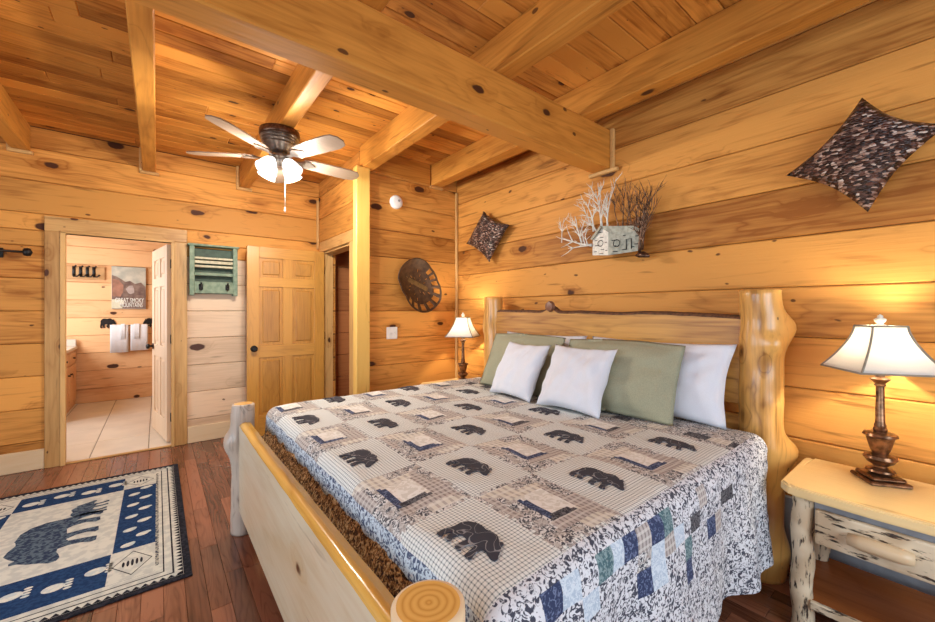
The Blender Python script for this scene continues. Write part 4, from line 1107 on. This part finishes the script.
# ------------------------------------------------------------------ table lamps
def shademat():
    m, nt, bs = newmat('lamp_shade_fabric'); out = nt.nodes['Material Output']
    n = N(nt, 'ShaderNodeTexNoise'); n.inputs['Scale'].default_value = 300
    c = mix(nt, maprange(nt, n.outputs['Fac'], .3, .7, 0, 1), (.82, .80, .75), (.76, .74, .69))
    d = N(nt, 'ShaderNodeBsdfDiffuse'); t = N(nt, 'ShaderNodeBsdfTranslucent'); L(nt, c, d.inputs[0]); L(nt, c, t.inputs[0])
    x = N(nt, 'ShaderNodeMixShader'); x.inputs[0].default_value = .42; L(nt, d.outputs[0], x.inputs[1]); L(nt, t.outputs[0], x.inputs[2]); L(nt, x.outputs[0], out.inputs[0])
    return m
SHADE = shademat()
def lamp():
    t = thing('table_lamp', 'bronze table lamp with white square shade on the right nightstand', 'lamp', (2.43, .215, NZ+.0005), math.radians(35), 'bronze table lamps on the nightstands')
    bm = B(); box(bm, -.07, .07, -.07, .07, 0, .016, 0, .005); box(bm, -.058, .058, -.058, .058, .016, .032, 0, .006); obj('base', bm, M['brass'], t)
    bm = B(); lathe(bm, [(.03, .032), (.048, .045), (.045, .052), (.022, .062), (.022, .068), (.040, .080), (.054, .10), (.050, .112), (.026, .122), (.030, .13), (.038, .16), (.045, .19), (.056, .196), (.052, .206), (.020, .212), (.024, .222), (.018, .232)], segs=24)
    autosmooth(obj('urn', bm, M['brass'], t), 35)
    bm = B(); lathe(bm, [(.018, .23), (.020, .24), (.016, .25), (.013, .40), (.013, .405), (.020, .41), (.016, .418), (.024, .428), (.034, .438), (.016, .446), (.012, .47)], segs=16); autosmooth(obj('column', bm, M['brass'], t), 35)
    bm = B(); tube(bm, [(0, 0, .468), (0, 0, .50)], .014, 10); tube(bm, [(0, 0, .50), (0, 0, .665)], .003, 6); tube(bm, [(0, 0, .5), (0, 0, .53), (0, 0, .57), (0, 0, .59)], [.012, .026, .028, .01], 12); autosmooth(obj('socket', bm, M['brass'], t))
    # square bell shade
    z0, z1 = .475, .665; bm = B(); rows = []; n = 12
    for i in range(n+1):
        k = i/n; hs = .057+(.140-.057)*((1-k)**1.55); z = z0+(z1-z0)*k
        ring = []
        for (sx, sy) in ((1, 1), (-1, 1), (-1, -1), (1, -1)):
            ring.append(Vector((sx*hs, sy*hs, z)))
        rr = []
        for a_, b_ in zip(ring, ring[1:]+ring[:1]):
            for s in range(6): rr.append(bm.verts.new(a_.lerp(b_, s/6)))
        rows.append(rr)
    for a_, b_ in zip(rows, rows[1:]):
        for k in range(24): bm.faces.new((a_[k], a_[(k+1) % 24], b_[(k+1) % 24], b_[k]))
    sh = obj('lamp_shade', bm, SHADE, t); autosmooth(sh, 35); so = sh.modifiers.new('thick', 'SOLIDIFY'); so.thickness = .0015
    bm = B()
    for (sx, sy) in ((1, 1), (-1, 1), (-1, -1), (1, -1)):
        tube(bm, [(sx*(.057+(.140-.057)*((1-i/n)**1.55)+.001), sy*(.057+(.140-.057)*((1-i/n)**1.55)+.001), z0+(z1-z0)*i/n) for i in range(n+1)], .0042, 6)
    for hs, z in ((.141, z0), (.058, z1)):
        P = [(hs, hs, z), (-hs, hs, z), (-hs, -hs, z), (hs, -hs, z)]
        for a_, b_ in zip(P, P[1:]+P[:1]): tube(bm, [a_, b_], .0042, 6)
    obj('shade_piping', bm, plain('piping_taupe', (.30, .26, .2), .8), sh)
    bm = B(); lathe(bm, [(.004, .66), (.020, .668), (.010, .675), (.018, .686), (.020, .694), (.008, .702), (.010, .708), (.0, .716)], segs=14); obj('finial', bm, M['silver'], t, True)
    for s in (0, 1): 
        bm = B(); tube(bm, [(-.056 if s else 0, 0 if s else -.056, .66), (.056 if s else 0, 0 if s else .056, .66)], .002, 5); obj('spider_arm', bm, M['silver'], t)
    return t
lp = lamp(); lp2 = copytree(lp); lp2.location = (2.40, 3.10, NZ+.0005); lp2['label'] = 'bronze table lamp with small white shade in the far corner left of the bed'
bulb('table_lamp_bulb', (2.43, .215, NZ+.628), 13, (1, .88, .68), .02)
bulb('table_lamp_bulb', (2.40, 3.10, NZ+.628), 13, (1, .88, .68), .02)

# ------------------------------------------------------------------ rug
RX0, RX1, RY0, RY1 = -1.085, .14, 2.43, 4.28
def rugm(name, a, b_, sc=60):
    m, nt, bs = newmat(name); tc = N(nt, 'ShaderNodeTexCoord'); n = N(nt, 'ShaderNodeTexNoise'); n.inputs['Scale'].default_value = sc; n.inputs['Detail'].default_value = 3; L(nt, tc.outputs['Object'], n.inputs['Vector'])
    L(nt, mix(nt, maprange(nt, n.outputs['Fac'], .42, .58, 0, 1), a, b_), bs.inputs['Base Color']); bs.inputs['Roughness'].default_value = .95; bs.inputs['Specular IOR Level'].default_value = .1
    return m
RM = [rugm('rug_black', (.012, .014, .02), (.03, .03, .04)), rugm('rug_navy', (.012, .035, .10), (.02, .055, .14)), rugm('rug_cream', (.62, .62, .54), (.50, .51, .46), 25), rugm('rug_bear', (.025, .04, .08), (.10, .14, .18), 55), rugm('rug_print', (.50, .56, .55), (.66, .66, .58), 40), rugm('rug_speckle', (.05, .06, .09), (.45, .44, .36), 80)]
bm = B(); box(bm, RX0, RX1, RY0, RY1, .001, .009, 0, .003)
lay = [0]
def rect(x0, x1, y0, y1, mi, z):
    vs = [bm.verts.new(p) for p in ((x0, y0, z), (x1, y0, z), (x1, y1, z), (x0, y1, z))]; bm.faces.new(vs).material_index = mi
def blob(cx, cy, rx, ry, mi, z, n=14, rot=0):
    vs = []
    for k in range(n):
        a = 2*PI*k/n; px, py = rx*math.cos(a), ry*math.sin(a); vs.append(bm.verts.new((cx+px*math.cos(rot)-py*math.sin(rot), cy+px*math.sin(rot)+py*math.cos(rot), z)))
    bm.faces.new(vs).material_index = mi
def inset(d, mi, z): rect(RX0+d, RX1-d, RY0+d, RY1-d, mi, z)
inset(.035, 2, .0094)
# zigzag
def zig(d, amp, n, mi, z, horiz):
    for side in (0, 1):
        for k in range(n):
            if horiz:
                L_ = (RX1-RX0-2*d)/n; x0 = RX0+d+k*L_; y = RY0+d if side == 0 else RY1-d; s = 1 if side == 0 else -1
                P = [(x0, y), (x0+L_, y), (x0+L_/2, y+s*amp)]
            else:
                L_ = (RY1-RY0-2*d)/n; y0 = RY0+d+k*L_; x = RX0+d if side == 0 else RX1-d; s = 1 if side == 0 else -1
                P = [(x, y0), (x, y0+L_), (x+s*amp, y0+L_/2)]
            vs = [bm.verts.new((*p, z)) for p in P]; f = bm.faces.new(vs); f.normal_update()
            if f.normal.z < 0: f.normal_flip()
            f.material_index = mi
zig(.036, .026, 34, 0, .0097, True); zig(.036, .026, 50, 0, .0097, False)
inset(.072, 0, .0100); inset(.080, 2, .0103); inset(.112, 0, .0106); inset(.118, 2, .0109)
# right and left speckled bands
rect(RX1-.20, RX1-.135, RY0+.20, RY1-.16, 5, .0112); rect(RX0+.135, RX0+.20, RY0+.16, RY1-.16, 5, .0112)
bx0, bx1, by0, by1 = RX0+.15, RX1-.15, RY0+.15, RY1-.14
rect(bx0, bx1, by0, by1, 1, .0115)
FX0, FX1, FY0, FY1 = -.755, -.195, 2.90, 3.885
rect(FX0, FX1, FY0, FY1, 2, .0118)
for (a0, a1, b0, b1) in ((FX1-.005, bx1, by0, FY0+.0), (FX1-.005, bx1, FY1, by1), (bx0, FX0, by0, FY0), (bx0, FX0, FY1, by1)):
    rect(a0, a1, b0, b1, 2, .0121); cx_, cy_ = (a0+a1)/2, (b0+b1)/2
    w_, h_ = (a1-a0)*.44, (b1-b0)*.40
    for s_, mi_, z_ in ((1, 0, .0123), (.93, 2, .0125)):
        vs = [bm.verts.new((cx_+p*w_*s_, cy_+q_*h_*s_, z_)) for p, q_ in ((1, 0), (0, 1), (-1, 0), (0, -1))]; bm.faces.new(vs).material_index = mi_
    for k in range(5): blob(cx_+(k-2)*w_*.22, cy_, w_*.07, h_*.28*(1-.12*abs(k-2)), 0, .0127)
# prints in the navy border: paired lobes on the right/left, paws on the near/far side
for side in (0, 1):
    xc = (FX1+bx1)/2-.0 if side == 0 else (FX0+bx0)/2
    for k in range(10):
        yy = FY0+.06+k*(FY1-FY0-.10)/9; dx = .035 if k % 2 else -.035
        blob(xc+dx*.9, yy, .032, .024, 4, .0121, 12, .3); blob(xc+dx+.02, yy+.012, .018, .014, 4, .0123, 10)
for yc in ((by0+FY0)/2, (by1+FY1)/2):
    for k in range(4):
        xx = FX0+.07+k*.145
        blob(xx, yc+(.02 if k % 2 else -.02), .042, .034, 4, .0121, 14); 
        for q_ in range(4): blob(xx+.052, yc+(.02 if k % 2 else -.02)-.036+q_*.024, .016, .010, 4, .0121, 8)
# bears: mother with her feet to the right (+x), head to the far side... and a cub
def rugbear(poly, cx_, cy_, sx, sy, mi, z):
    from mathutils.geometry import tessellate_polygon
    P = [(cx_-q_*sy, cy_+p*sx) for p, q_ in poly]
    vs = [bm.verts.new((x, y, z)) for x, y in P]
    for t3 in tessellate_polygon([[Vector((x, y, 0)) for x, y in P]]):
        f = bm.faces.new([vs[i] for i in t3]); f.normal_update()
        if f.normal.z < 0: f.normal_flip()
        f.material_index = mi
rugbear(BEAR, -.47, 3.31, -.50, .48, 3, .0122); rugbear(BEAR, -.36, 3.68, .20, .24, 3, .0122)
blob(-.60, 3.40, .05, .03, 3, .0124)
o = obj('area_rug', bm, RM); tag(o, 'navy and cream area rug with bear and paw print border on the hardwood floor', 'rug')
